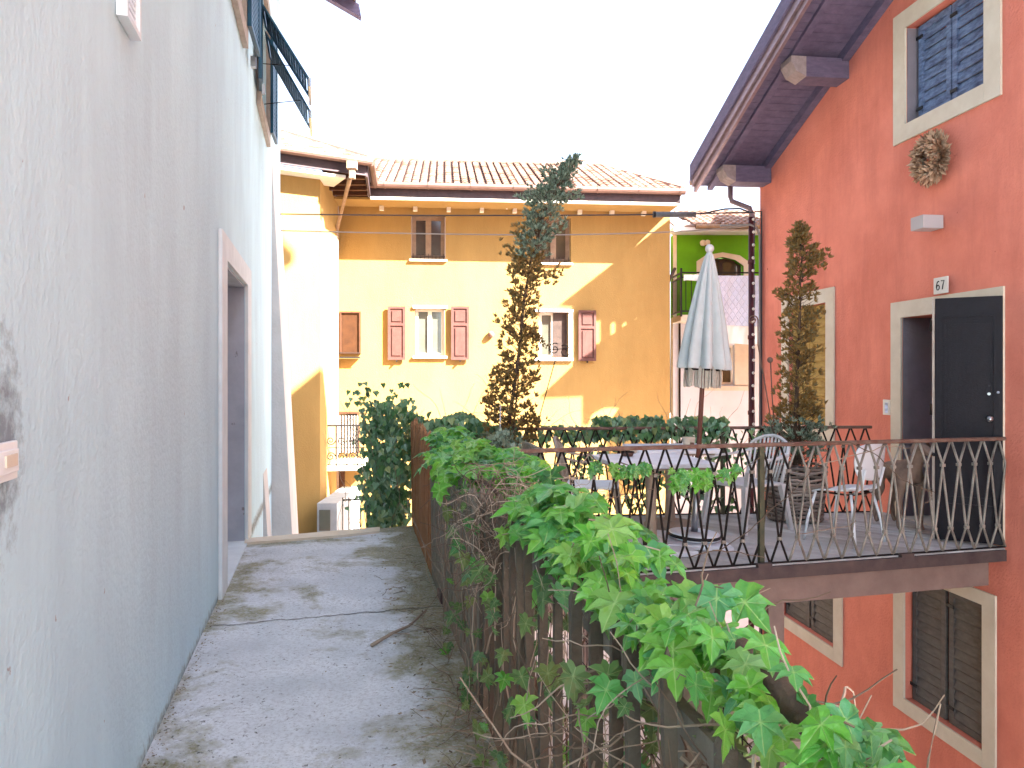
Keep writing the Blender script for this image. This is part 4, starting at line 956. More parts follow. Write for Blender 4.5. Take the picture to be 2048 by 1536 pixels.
# ================================================================ overhead cables
def wire(name, pts, sag, r, m, label, group=None):
    P_ = []
    for i in range(len(pts)-1):
        for k in range(12):
            t = k/12; p = pts[i].lerp(pts[i+1], t); p.z -= sag[i]*4*t*(1-t); P_.append(p)
    P_.append(pts[-1]); return tag(obj(name, MB().tube(P_, r, 6), M[m], loc=pts[0], smooth=True), label, 'cable', group)
wire('overhead_cable', [P(556, 428, 12.4), P(1310, 429, 11.2), P(1505, 425, 10.95)], [.02, .0], .011, 'cable', 'upper black cable strung across the street, carrying the grey sleeve')
wire('overhead_cable', [P(556, 461, 12.4), P(1060, 470, 11.6), P(1340, 464, 11.2), P(1512, 450, 10.92)], [.01, .01, .01], .010, 'cable_pale', 'lower cable strung across the street below the one with the grey sleeve')
sv_ = emp('cable_sleeve', P(1350, 429, 11.15), 'grey tubular joint sleeve on the upper cable in front of the yellow house', 'cable joint')
obj('sleeve', MB().tube([P(1308, 429, 11.2), P(1392, 429.5, 11.1)], .042, 12), M['conduit'], sv_, smooth=True)
obj('sleeve_cap', MB().tube([P(1306, 429, 11.2), P(1311, 429, 11.2)], .047, 12), M['black'], sv_)
q_ = FR.pt(.03, .06, 0)
def corner_run(x, n, zt_, r, m, label, hook=None):
    p = FR.pt(x, n, 0); pts = ([Vector(h) for h in hook] if hook else [])+[Vector((p.x, p.y, zt_-.4*k)) for k in range(int((zt_+3)/.4)+1)]
    return tag(obj('wall_cable', MB().tube(pts, r, 6), M[m], loc=(p.x, p.y, 0), smooth=True), label, 'cable')
h = FR.pt(.02, .05, 0)
corner_run(.06, .03, 3.45, .016, 'cable_pale', 'pale conduit bending down the corner of the red house', [P(1440, 452, 11), P(1500, 449, 10.9), P(1513, 455, 10.85), P(1519, 470, 10.8)])
corner_run(.11, .03, 3.9, .012, 'cable', 'thin dark cable running down the corner of the red house beside the pale conduit', [P(1400, 428, 11.05), P(1450, 418, 11), P(1480, 417, 10.95), P(1500, 425, 10.92)])
sb = emp('string_lights', FR.pt(.03, .06, 3.5), 'string of small white bulbs hanging down beside the red downpipe', 'string lights')
obj('string', MB().tube([FR.pt(.03+.01*math.sin(i), .10, 3.9-i*.15) for i in range(26)], .006, 4), M['cable'], sb)
for i in range(20): obj('bulb', MB().ball(FR.pt(.03+.01*math.sin(i*1.3), .115, 3.8-i*.185), .022, 8), M['bulb'], sb, smooth=True)
# ================================================================ furniture on the terrace
DZ = .104
def rot2(v, a): c, s = math.cos(a), math.sin(a); return Vector((v[0]*c-v[1]*s, v[0]*s+v[1]*c))
def make_table(loc, rz, sx, sy, base, label, legm):
    t = emp('terrace_table', loc, label, 'table', 'white tables on the terrace', rz)
    r = .05; mb = MB(); pts = []
    for cx_, cy_, a in ((sx/2-r, sy/2-r, 0), (-sx/2+r, sy/2-r, 90), (-sx/2+r, -sy/2+r, 180), (sx/2-r, -sy/2+r, 270)):
        for k in range(5): an = R(a+k*22.5); pts.append(Vector((cx_+r*math.cos(an), cy_+r*math.sin(an), .755)))
    bevel(obj('tabletop', mb.slab(pts, .032), M['table_white'], t, local=True), .004)
    obj('apron', MB().box(-sx/2+.06, sx/2-.06, -sy/2+.06, sy/2-.06, .70, .722), M['plastic_beige'], t, local=True)
    obj('pedestal', MB().lathe([(.075, .70), (.05, .62), (.042, .35), (.05, .08), (.07, .05)], n=16), M[legm], t, smooth=True, local=True)
    if base == 'square':
        bevel(obj('base_plate', MB().box(-.29, .29, -.29, .29, 0, .045), M['table_white'], t, local=True), .01)
    else: obj('base_plate', MB().lathe([(.001, .06), (.08, .055), (.22, .035), (.25, .012), (.25, 0)], n=32), M[legm], t, smooth=True, local=True)
    return t
make_table((1.15, 6.20, DZ), R(10), .80, .84, 'square', 'front white square table on a white base plate, beside the closed parasol', 'table_leg')
make_table((1.52, 7.22, DZ), R(4), .80, .70, 'round', 'rear table with a pale top and a round beige foot', 'table_leg')
po = emp('table_pot', (1.66, 7.05, DZ+.756), 'small cream pot with a brown mark on the rear table', 'pot')
obj('pot_body', MB().lathe([(.001, 0), (.05, 0), (.058, .085), (.062, .09), (.062, .105), (.054, .105), (.05, .02)], n=16), M['cream'], po, smooth=True, local=True)
obj('mark', MB().box(.0, .035, -.064, -.056, .02, .06), M['rust'], po, local=True)
ca = emp('ashtray', (.98, 6.38, DZ+.756), 'small red brown ashtray on the front white table', 'ashtray')
obj('dish', MB().lathe([(.001, .01), (.04, .01), (.055, .035), (.06, .03), (.045, 0), (.001, 0)], n=16), M['rust'], ca, smooth=True, local=True)
obj('rim', MB().lathe([(.053, .034), (.061, .034), (.061, .040), (.053, .040), (.053, .034)], n=16), M['iron'], ca, local=True)

# parasol, closed, leaning a little
ps = emp('parasol', (1.56, 6.44, DZ), 'closed pale grey fringed parasol leaning slightly over the terrace table', 'parasol'); ps.rotation_euler = (0, R(3.1), 0)
obj('pole', MB().tube([(0, 0, .42), (0, 0, 2.44)], .021, 12), M['pole_wood'], ps, smooth=True, local=True)
obj('pole_socket', MB().tube([(0, 0, .05), (0, 0, .52)], .030, 14), M['steel'], ps, smooth=True, local=True)
def pleat(amp, n_=9):
    return lambda t, v: 1+amp*(abs(math.sin(t*n_/2+.5*math.sin(t)))-.55)*(.35+.65*(1-v)) + .05*math.sin(t*1+1)*(1-v)
prof = [(.185, 1.50), (.192, 1.515), (.187, 1.57), (.170, 1.70), (.148, 1.87), (.118, 2.05), (.089, 2.22), (.060, 2.36), (.038, 2.46), (.024, 2.49)]
obj('canopy', MB().lathe(prof, n=180, rad=pleat(.55)), M['canopy'], ps, smooth=True, local=True)
obj('canopy_lining', MB().lathe([(.178, 1.505), (.12, 1.56), (.03, 1.75)], n=90, rad=pleat(.5)), M['fringe'], ps, smooth=True, local=True)
fr_ = MB()
for k in range(46):
    t = 2*math.pi*k/46+random.uniform(-.03, .03); r = .135+.018*math.sin(t*9)
    fr_.tube([(r*math.cos(t), r*math.sin(t), 1.52), ((r+.006)*math.cos(t), (r+.006)*math.sin(t), 1.43), ((r+.002)*math.cos(t+.02), (r+.002)*math.sin(t+.02), 1.345+random.uniform(-.012, .012))], .0085, 5)
obj('fringe', fr_, M['fringe'], ps, local=True)
obj('fringe_band', MB().lathe([(.142, 1.485), (.148, 1.49), (.150, 1.52), (.135, 1.53)], n=60, rad=pleat(.2)), M['iron'], ps, local=True)
obj('finial', MB().tube([(0, 0, 2.47), (0, 0, 2.50)], .026, 12).ball((0, 0, 2.535), .038, 16), M['plastic'], ps, smooth=True, local=True)
b_ = obj('base_plate', MB().box(-.30, .27, -.27, .30, .0, .04), M['table_white'], ps, local=True); bevel(b_, .01)
obj('base_ring', MB().lathe([(.20, .045), (.215, .055), (.215, .095), (.20, .10), (.06, .11), (.05, .05)], n=32), M['plastic_white'], ps, smooth=True, local=True)
obj('base_rim', MB().lathe([(.216, .060), (.224, .064), (.224, .084), (.216, .088)], n=32), M['black'], ps, smooth=True, local=True)

# chairs: white monobloc with a slatted fan back; faces +x
def mono_chair(loc, rz, m, label, seatm=None):
    t = emp('patio_chair', loc, label, 'chair', 'chairs on the terrace', rz); sm = M[seatm] if seatm else M[m]
    W_, D_ = .24, .23
    st = MB()
    st.box(-D_, D_+.02, -W_, -W_+.05, .415, .44); st.box(-D_, D_+.02, W_-.05, W_, .415, .44); st.box(-D_, -D_+.05, -W_+.05, W_-.05, .415, .44); st.box(D_-.05, D_+.02, -W_+.05, W_-.05, .405, .44)
    for i in range(7): y_ = -W_+.065+i*.055; st.box(-D_+.05, D_-.05, y_, y_+.035, .42, .436)
    bevel(obj('seat', st, sm, t, local=True), .004)
    def bp(y_, z):    # the curved, raked back
        return Vector((-D_-.02-.22*(z-.44)+.35*y_*y_, y_, z))
    def top(y_): return .86-.9*y_*y_*1.6
    bk_ = MB(); bk_.tube([bp(W_*math.sin(a), .44+(top(W_*math.sin(a))-.44)*1.0) for a in [R(k*10) for k in range(-9, 10)]], .017, 6)
    for i in range(9):
        y_ = -.18+i*.045; bk_.tube([bp(y_*.8, .44), bp(y_, .62), bp(y_*1.05, top(y_)-.005)], .010, 5)
    for s in (-1, 1): bk_.tube([bp(s*W_*.9, .42), bp(s*W_, .6), bp(s*W_, top(W_))], .018, 6)
    obj('backrest', bk_, M[m], t, smooth=True, local=True)
    for s in (-1, 1):
        a = MB(); ps_ = [bp(s*W_, .70), Vector((-.12, s*.285, .665)), Vector((.08, s*.295, .655)), Vector((.20, s*.29, .64)), Vector((.235, s*.275, .56)), Vector((.225, s*.25, .44))]
        for i in range(len(ps_)-1):
            p, r_ = ps_[i], ps_[i+1]; w_ = Vector((0, .024, 0)); u_ = Vector((0, 0, .016)) if i < 3 else Vector((.014, 0, 0))
            a.box8([p-w_, p+w_, r_+w_, r_-w_, p-w_+u_, p+w_+u_, r_+w_+u_, r_-w_+u_])
        obj('armrest', a, M[m], t, local=True)
    for sx_ in (-1, 1):
        for sy_ in (-1, 1):
            p0 = Vector((sx_*(D_-.01), sy_*(W_-.01), .43)); p1 = Vector((sx_*(D_+.055), sy_*(W_+.045), 0)); l = MB()
            a_, b_2 = .028, .018
            l.box8([p1+Vector((-b_2, -b_2, 0)), p1+Vector((b_2, -b_2, 0)), p1+Vector((b_2, b_2, 0)), p1+Vector((-b_2, b_2, 0)), p0+Vector((-a_, -a_, 0)), p0+Vector((a_, -a_, 0)), p0+Vector((a_, a_, 0)), p0+Vector((-a_, a_, 0))])
            obj('leg', l, M[m], t, local=True)
    return t
mono_chair((2.22, 7.12, DZ), R(206), 'plastic', 'white plastic armchair with a slatted fan back, right of the parasol')
mono_chair((.74, 6.98, DZ), R(-8), 'plastic_beige', 'brownish plastic armchair with a white slatted seat, left of the tables', 'plastic_white')
# shell chair on tube legs; faces +x
def shell_chair(loc, rz, m, label, legm='plastic_white'):
    t = emp('shell_chair', loc, label, 'chair', 'chairs on the terrace', rz)
    nx_, ny_ = 14, 14; mb = MB()
    for th in (0, .012):
        for j in range(ny_+1):
            for i in range(nx_+1):
                u = i/nx_*2-1; v = j/ny_*2-1
                k = (1-abs(u)**3.2*.16); kk = (1-abs(v)**3.2*.16)
                mb.v.append((u*.225*kk, v*.23*k, .45+.035*u*u*(1 if u < 0 else -1)+.02*v*v-th))
    m_ = (nx_+1)*(ny_+1)
    for j in range(ny_):
        for i in range(nx_):
            a = j*(nx_+1)+i; mb.f.append((a, a+1, a+nx_+2, a+nx_+1)); mb.f.append((m_+a, m_+a+nx_+1, m_+a+nx_+2, m_+a+1))
    for i in range(nx_): mb.f.append((i, m_+i, m_+i+1, i+1)); a = ny_*(nx_+1)+i; mb.f.append((a, a+1, m_+a+1, m_+a))
    for j in range(ny_): a = j*(nx_+1); mb.f.append((a, a+nx_+1, m_+a+nx_+1, m_+a)); a += nx_; mb.f.append((a, m_+a, m_+a+nx_+1, a+nx_+1))
    obj('seat', mb, M['plastic_white'], t, smooth=True, local=True)
    mb = MB()
    for th in (0, .012):
        for j in range(ny_+1):
            for i in range(nx_+1):
                u = i/nx_*2-1; v = j/ny_*2-1; wd_ = .235*(1-.22*max(0, -v)**1.5-.12*max(0, v)**3)*(1 if abs(v) < .8 else 1-.35*(abs(v)-.8))
                y_ = u*wd_; z = .72+v*.165*(1-.18*u*u)
                mb.v.append((-.245-.12*(z-.5)+.9*y_*y_-th, y_, z))
    for j in range(ny_):
        for i in range(nx_):
            a = j*(nx_+1)+i; mb.f.append((a, a+1, a+nx_+2, a+nx_+1)); mb.f.append((m_+a, m_+a+nx_+1, m_+a+nx_+2, m_+a+1))
    for i in range(nx_): mb.f.append((i, m_+i, m_+i+1, i+1)); a = ny_*(nx_+1)+i; mb.f.append((a, a+1, m_+a+1, m_+a))
    for j in range(ny_): a = j*(nx_+1); mb.f.append((a, a+nx_+1, m_+a+nx_+1, m_+a)); a += nx_; mb.f.append((a, m_+a, m_+a+nx_+1, a+nx_+1))
    obj('backrest', mb, M[m], t, smooth=True, local=True)
    for s in (-1, 1): obj('back_support', MB().tube([(-.16, s*.13, .44), (-.24, s*.14, .50), (-.275, s*.15, .66)], .011, 8), M[legm], t, smooth=True, local=True)
    for sx_ in (-1, 1):
        for sy_ in (-1, 1): obj('leg', MB().tube([(sx_*.16, sy_*.17, .435), (sx_*.21, sy_*.215, .2), (sx_*.235, sy_*.235, 0)], .012, 8), M[legm], t, smooth=True, local=True)
    obj('under_frame', MB().tube([(-.16, -.17, .43), (.16, -.17, .43), (.16, .17, .43), (-.16, .17, .43), (-.16, -.17, .43)], .009, 6), M['iron'], t, local=True)
    return t
shell_chair((2.90, 6.55, DZ), R(126), 'plastic_white', 'white shell chair on thin legs, in front of the doorway')
shell_chair((.40, 6.38, DZ), R(20), 'mesh_panel', 'chair with an olive woven rounded back, by the left end of the railing', 'plastic_beige')

# ================================================================ the dog by the door
def skin(name, joints, bones, m, par, loc=None, sub=2):
    me = bpy.data.meshes.new(name); me.from_pydata([j[0] for j in joints], bones, []); me.materials.append(m)
    o = bpy.data.objects.new(name, me); SC.collection.objects.link(o)
    if par: o.parent = par
    if loc is not None: o.location = loc
    sk = o.modifiers.new('skin', 'SKIN'); me.skin_vertices or None
    for v, j in zip(me.skin_vertices[0].data, joints): v.radius = (j[1], j[2] if len(j) > 2 else j[1])
    me.skin_vertices[0].data[0].use_root = True
    sk.use_smooth_shade = True; sk.branch_smoothing = .6
    s = o.modifiers.new('sub', 'SUBSURF'); s.levels = sub; s.render_levels = sub
    return o
# local: x forwards, y to its left, z up; shoulder .62 m
J = [((-.24, 0, .565), .095, .10), ((-.10, 0, .56), .095, .115), ((.06, 0, .555), .105, .14), ((.20, 0, .57), .105, .15), ((.27, 0, .66), .065, .075), ((.31, 0, .74), .055, .06),   # 0..5 pelvis, loin, ribs, chest, neck
     ((.335, 0, .80), .058, .058), ((.40, 0, .785), .048, .048), ((.47, 0, .755), .034, .030), ((.505, 0, .745), .026, .024),   # 6..9 skull, stop, muzzle, nose
     ((-.25, .085, .47), .062, .085), ((-.19, .095, .34), .040, .048), ((-.31, .095, .20), .022, .026), ((-.285, .095, .06), .018, .02), ((-.25, .095, .022), .024, .020),   # 10..14 left hind
     ((-.25, -.085, .47), .062, .085), ((-.17, -.095, .34), .040, .048), ((-.28, -.095, .20), .022, .026), ((-.25, -.095, .06), .018, .02), ((-.215, -.095, .022), .024, .020),   # 15..19
     ((.19, .085, .46), .045, .060), ((.17, .09, .34), .030, .036), ((.19, .09, .20), .021, .024), ((.185, .09, .06), .018, .02), ((.22, .09, .022), .024, .018),   # 20..24 left fore
     ((.19, -.085, .46), .045, .060), ((.15, -.09, .34), .030, .036), ((.15, -.09, .20), .021, .024), ((.135, -.09, .06), .018, .02), ((.17, -.09, .022), .024, .018),
     ((-.34, 0, .56), .030), ((-.40, .01, .45), .018), ((-.42, .02, .32), .010)]
Bn = [(0, 1), (1, 2), (2, 3), (3, 4), (4, 5), (5, 6), (6, 7), (7, 8), (8, 9), (0, 10), (10, 11), (11, 12), (12, 13), (13, 14), (0, 15), (15, 16), (16, 17), (17, 18), (18, 19), (3, 20), (20, 21), (21, 22), (22, 23), (23, 24), (3, 25), (25, 26), (26, 27), (27, 28), (28, 29), (0, 30), (30, 31), (31, 32)]
dg = emp('dog', (3.66, 7.08, DZ), 'large grey brown dog standing on the terrace in front of the doorway', 'dog', rz=R(-88))
dg.scale = (1.02, 1.02, 1.0)
skin('dog_body', J, Bn, M['dogfur'], dg)
for s in (-1, 1):
    mb = MB(); v = [(.325, s*.045, .845), (.355, s*.052, .84), (.365, s*.078, .79), (.35, s*.085, .735), (.325, s*.082, .755), (.315, s*.07, .80)]
    mb.add([Vector(p) for p in v]+[Vector(p)+Vector((0, s*.010, 0)) for p in v], [(0, 1, 2, 3, 4, 5), (11, 10, 9, 8, 7, 6)]+[(i, i+6, (i+1) % 6+6, (i+1) % 6) for i in range(6)])
    fixn(bevel(obj('ear', mb, M['dogfur'], dg, local=True), .004))
    obj('eye', MB().ball((.405, s*.036, .80), .009, 8), M['black'], dg, smooth=True, local=True)
obj('nose', MB().ball((.528, 0, .752), .016, 10), M['black'], dg, smooth=True, local=True)

# ================================================================ garden stakes
gs = tag(obj('garden_stake', MB().tube([P(1541, 722, 7.55), P(1544, 790, 7.55), P(1552, 905, 7.55)], .006, 6).ball(P(1540, 720, 7.55), .030, 12), M['rust'], loc=P(1552, 905, 7.55), smooth=True), 'rusty rod topped with a ball beside the potted conifer', 'garden stake')
c = P(1506, 640, 7.5); pts = [c+Vector(((.05-.045*t)*math.cos(t*11), 0, (.05-.045*t)*math.sin(t*11))) for t in [k/26 for k in range(27)]]
tag(obj('garden_stake', MB().tube([P(1548, 880, 7.5), P(1532, 780, 7.5), P(1516, 690, 7.5)]+[c+Vector((.05, 0, -.03))]+pts, .006, 6), M['rust'], loc=P(1548, 880, 7.5), smooth=True), 'thin rod ending in a spiral beside the red downpipe', 'garden stake')
mb = MB().tube([P(1062, 905, 7.6), P(1080, 830, 7.6), P(1096, 772, 7.6), P(1112, 715, 7.6)], .005, 6)
for (cx_, cy_, s, r0) in ((1109, 698, 1, .062), (1130, 703, -1, .068)):
    c = P(cx_, cy_, 7.6); mb.tube([c+Vector((s*(r0-r0*.85*t)*math.cos(t*9+1), 0, (r0-r0*.85*t)*math.sin(t*9+1))) for t in [k/28 for k in range(29)]], .005, 5)
mb.tube([P(1098, 700, 7.6), P(1145, 696, 7.6)], .004, 5)
tag(obj('garden_stake', mb, M['iron'], loc=P(1062, 905, 7.6), smooth=True), 'slanting rod with two wire scrolls before the right shuttered window', 'garden stake')
tag(obj('garden_stake', MB().tube([P(1040, 880, 7.7), P(1075, 730+35, 7.7)], .006, 5) if False else MB().tube([P(985, 903, 7.2), P(1000, 862, 7.2), P(1001, 810, 7.2)], .006, 6).tube([P(1000, 903, 7.2), P(990, 868, 7.2)], .005, 6), M['plastic'], loc=P(985, 903, 7.2), smooth=True), 'bent pale metal support at the foot of the leaning conifer', 'garden stake')

# ================================================================ conifers
def spray(mb, p, d, n_, ln, wd, spread):
    for i in range(n_):
        dd = (d+Vector((random.uniform(-1, 1), random.uniform(-1, 1), random.uniform(-1, 1)))*spread).normalized()
        s = dd.cross(Vector((random.uniform(-1, 1), random.uniform(-1, 1), random.uniform(-1, 1)))).normalized()
        l = ln*random.uniform(.6, 1.2); w_ = wd*random.uniform(.7, 1.2); q0 = p+dd*l*.05
        mb.add([q0, q0+dd*l*.5+s*w_, q0+dd*l, q0+dd*l*.45-s*w_], [(0, 1, 2, 3)])
def conifer(name, label, pts, rad, Y, mats, dens, loc, branch=()):
    t = emp(name, loc, label, 'tree'); cl = [P(x, y, Y) for x, y in pts]; rr = [r/FPX*Y for r in rad]
    tr = MB().tube(cl[:-1], .022, 7, .006); obj('trunk', tr, M['bark'], t, smooth=True)
    obj('stem', MB().tube([cl[0]+Vector((.05, .02, 0)), cl[1]+Vector((.06, .03, 0)), cl[2]+Vector((.03, .03, 0)), cl[3]], .014, 6, .006), M['bark'], t, smooth=True)
    tw = MB(); fo = {k: MB() for k in set(mats)}
    for i in range(len(cl)-1):
        L_ = (cl[i+1]-cl[i]).length; n_ = int(dens[i]*L_)
        ax = (cl[i+1]-cl[i]).normalized()
        for k in range(n_):
            u = random.random(); c = cl[i].lerp(cl[i+1], u); r = rr[i]*(1-u)+rr[i+1]*u
            a = random.random()*2*math.pi; out = Vector((math.cos(a), math.sin(a)*.8, 0)); rad_ = r*(.25+.75*random.random()**.6)*random.uniform(.75, 1.18)
            p = c+out*rad_+Vector((0, 0, random.uniform(-.03, .06)+rad_*.5))
            tw.tube([c, c.lerp(p, .6)-Vector((0, 0, .01)), p], .0035, 3, .0015, cap=False)
            for e_ in range(3):
                pp = p+Vector((random.uniform(-1, 1), random.uniform(-1, 1), random.uniform(-1, 1)))*.028
                spray(fo[mats[i]], pp, (out*.7+Vector((0, 0, .9))).normalized(), 7, .050, .0085, .75)
    for (x0, y0, x1, y1, n_, mi) in branch:
        a, b = P(x0, y0, Y), P(x1, y1, Y); tw.tube([a, a.lerp(b, .5)+Vector((0, 0, .02)), b], .006, 4, .002)
        for k in range(n_):
            p = a.lerp(b, random.uniform(.35, 1.05))+Vector((random.gauss(0, .035), random.gauss(0, .05), random.gauss(.01, .04))); spray(fo[mi], p, (b-a).normalized()*.6+Vector((0, 0, .6)), 10, .048, .0085, .8)
    obj('branches', tw, M['bark'], t)
    cr = emp_part = None
    for k, f in fo.items(): obj('crown', f, M[k], t)
    return t
random.seed(21)
conifer('leaning_conifer', 'tall thin conifer leaning right at its top, dense blue green above, painted backlit brown below',
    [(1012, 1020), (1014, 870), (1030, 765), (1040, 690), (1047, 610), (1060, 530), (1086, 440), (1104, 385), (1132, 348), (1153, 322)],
    [54, 60, 42, 36, 34, 34, 36, 36, 17, 4], 7.55, ['juniper_backlit', 'juniper_backlit', 'juniper_backlit', 'juniper_backlit', 'juniper_backlit', 'juniper', 'juniper', 'juniper', 'juniper'],
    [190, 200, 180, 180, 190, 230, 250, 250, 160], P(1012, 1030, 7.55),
    branch=((1060, 560, 1012, 498, 26, 'juniper_backlit'), (1055, 575, 1122, 548, 24, 'juniper_backlit'), (1040, 690, 992, 640, 14, 'juniper_backlit'), (1075, 500, 1030, 460, 26, 'juniper_backlit'), (1090, 415, 1050, 398, 30, 'juniper'), (1105, 400, 1150, 396, 34, 'juniper'), (1095, 470, 1120, 455, 22, 'juniper'), (1110, 370, 1085, 352, 14, 'juniper'), (1020, 850, 975, 800, 30, 'juniper_backlit'), (1030, 840, 1075, 850, 24, 'juniper_backlit'), (1035, 720, 985, 790, 30, 'juniper_backlit'), (1040, 640, 1085, 690, 22, 'juniper_backlit')))
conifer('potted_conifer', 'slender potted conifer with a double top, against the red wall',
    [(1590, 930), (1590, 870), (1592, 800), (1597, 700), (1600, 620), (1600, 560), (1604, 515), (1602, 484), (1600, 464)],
    [55, 62, 38, 38, 34, 24, 28, 17, 8], 7.5, ['juniper', 'juniper_backlit', 'juniper_backlit', 'juniper_backlit', 'juniper_backlit', 'juniper_backlit', 'juniper_backlit', 'juniper_backlit'],
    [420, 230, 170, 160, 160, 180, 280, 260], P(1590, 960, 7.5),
    branch=((1602, 560, 1648, 512, 50, 'juniper_backlit'), (1600, 600, 1552, 586, 20, 'juniper_backlit'), (1597, 660, 1640, 630, 26, 'juniper_backlit')))
wp = emp('wicker_planter', (2.83, 7.5, DZ), 'round planter of dark woven twigs holding the slender conifer by the red wall', 'planter')
mb = MB()
for i in range(15):
    r = .255+.04*i/14; z = .03+i*.036; nn = 34; ph = random.random()*6
    mb.tube([(2.83+(r+.012*math.sin(k*math.pi+i*math.pi))*math.cos(k*2*math.pi/nn), 7.5+(r+.012*math.sin(k*math.pi+i*math.pi))*math.sin(k*2*math.pi/nn), DZ+z+.008*math.sin(k*.9+ph)+random.uniform(-.004, .004)) for k in range(nn+1)], .013+.004*random.random(), 5, cap=False)
obj('woven_bands', mb, M['wicker'], wp)
mb = MB()
for k in range(17): a = k*2*math.pi/17; mb.tube([(2.83+.235*math.cos(a), 7.5+.235*math.sin(a), DZ), (2.83+.272*math.cos(a), 7.5+.272*math.sin(a), DZ+.57)], .009, 5)
obj('uprights', mb, M['wicker'], wp)
obj('liner', MB().lathe([(.001, .02), (.215, .02), (.245, .50), (.001, .50)], (2.83, 7.5, DZ), 24), M['black'], wp)
# ================================================================ climbing plants
random.seed(5)
LR = [(0, 0), (.13, -.12), (.30, -.17), (.36, .0), (.52, .02), (.70, .16), (.48, .22), (.36, .33), (.44, .44), (.56, .66), (.36, .60), (.22, .66), (.19, .84), (.10, .96), (0, 1.16)]
def leaf(mb, p, s, tip, nrm, lob=True):
    s *= random.choice((.7, .9, 1, 1, 1.1, 1.2))
    tip = tip.normalized(); x = tip.cross(nrm).normalized(); n = x.cross(tip).normalized()
    fold = random.uniform(.1, .5); curl = random.uniform(.0, .45); tw = random.uniform(-.15, .15)
    def q(a, b): return p+x*(a*s)+tip*(b*s)-n*(s*(abs(a)*abs(a)*fold*1.2+curl*b*b*.5-tw*a))
    c = q(0, .33); hh = [0, 0, .05, .10, .06, 0, .08, .12, .06, 0, .08, .10, .05, .02, 0]; rs = lambda i: n*(s*hh[i]*.8)
    pts = [c]+[q(*LR[i])+rs(i) for i in range(len(LR))]+[q(-LR[i][0], LR[i][1])+rs(i) for i in range(len(LR)-2, 0, -1)]
    m_ = len(pts)-1
    mb.add(pts, [(0, i, i % m_+1) for i in range(1, m_+1)])
    va = [1 if i in (0, 5, 9, 14) else 0 for i in range(len(LR))]; mb.at += [1]+va+[va[i] for i in range(len(LR)-2, 0, -1)]
def sleaf(mb, p, s, tip, nrm):
    tip = tip.normalized(); x = tip.cross(nrm).normalized(); n = x.cross(tip).normalized(); fo = random.uniform(.05, .3)
    def q(a, b): return p+x*(a*s)+tip*(b*s)-n*(s*(abs(a)*fo+.25*b*b))
    mb.add([q(0, .02), q(.30, -.08), q(.50, .2), q(.30, .52), q(0, 1), q(-.30, .52), q(-.50, .2), q(-.30, -.08)], [(0, 1, 2, 3, 4), (0, 4, 5, 6, 7)])
def rv(a=1): return Vector((random.uniform(-a, a), random.uniform(-a, a), random.uniform(-a, a)))
def wander(p, d, n, st, jit, up=0.0):
    out = [Vector(p)]; d = Vector(d).normalized()
    for i in range(n):
        d = (d+rv(jit)+Vector((0, 0, up))).normalized(); out.append(out[-1]+d*st)
    return out
fu = Vector((-.2085, 1, 0)).normalized(); fn = Vector((1, .2085, 0)).normalized()     # along / away from the path
def fp(y, off, z): return Vector((fenceX(y), y, z))+fn*(off+.045)
vi = emp('climbing_vine', fp(2.5, 0, 0), 'large vine with bright green lobed leaves sprawling over the top of the picket fence', 'climbing plant')
lv = MB(); pe = MB(); tg0 = []
def topz(y):      # crest of the leaf bank
    return 1.06
def put(mb, p, s, tip, nrm, stalk=True):
    leaf(mb, p, s, tip, nrm)
    if stalk and random.random() < .5: tg0.append([p, p-tip.normalized()*s*.5-Vector((0, 0, s*.35))+rv(.01)])
def bank(y0, y1, n, smin, smax, hi, lo, offa, offb):
    for i in range(n):
        y = random.uniform(y0, y1); off = random.gauss((offa+offb)/2, (offb-offa)/3.2)
        hh = hi*max(.15, 1-((off-(offa+offb)/2)/(offb-offa))**2*2.2)
        clump = .55+.45*math.sin(y*7.3+1.2*math.sin(y*3.1))
        z = 1.02+hh*(1-random.random()**1.6*1.0)*clump if random.random() < .74 else random.uniform(lo, 1.04)
        tip = Vector((random.gauss(-.25, .55), random.gauss(-.7, .5), random.uniform(-.9, -.05))); nr = Vector((random.gauss(0, .35), random.gauss(-.25, .35), 1))
        if z < 1.0: tip.z -= .9; nr = Vector((random.gauss(-.2, .5), -1, .45))+rv(.3)
        put(lv, fp(y, off, z), random.uniform(smin, smax), tip, nr)
bank(.72, 1.5, 70, .042, .074, .13, 1.0, -.02, .09)
bank(.66, .95, 34, .045, .070, .12, 1.02, -.01, .10)
bank(1.4, 2.7, 165, .050, .092, .15, .98, -.02, .13)
bank(2.35, 2.75, 50, .08, .12, .20, .85, .0, .20)
bank(3.95, 5.7, 330, .07, .115, .15, .92, -.06, .30)
bank(4.0, 4.8, 90, .08, .12, .10, .86, .20, .42)
# sprays of young leaves running out over the bank
for (y, off, d, n) in ((1.6, .08, (1, -.6, -.1), 4), (2.3, .12, (1, -.2, .0), 5), (1.95, .10, (1, -.4, -.1), 4), (2.65, .12, (.5, -.2, .3), 4)):
    w_ = wander(fp(y, off, 1.10), d, n, .035, .3, -.05); tg0.append(w_)
    for k, p in enumerate(w_[1:]): put(lv, p, .10-.006*k, Vector(d)*.5+Vector((random.uniform(-.8, .8), -.5, -.5)), Vector((0, -.2, 1))+rv(.3))
ol = MB()      # older, duller leaves down among the pickets, most on the path side
for i in range(430):
    y = .85+3.6*random.random()**1.3; z = random.uniform(-.02, .98); off = random.choice((random.uniform(-.10, -.02), random.uniform(.06, .26), random.uniform(.06, .26)))
    leaf(ol if random.random() < .62 else lv, fp(y, off, z), random.uniform(.035, .08), Vector((random.gauss(-.3, .5), random.gauss(-.3, .5), -1)), Vector((random.gauss(-.5, .5), -1, random.uniform(0, .8))))
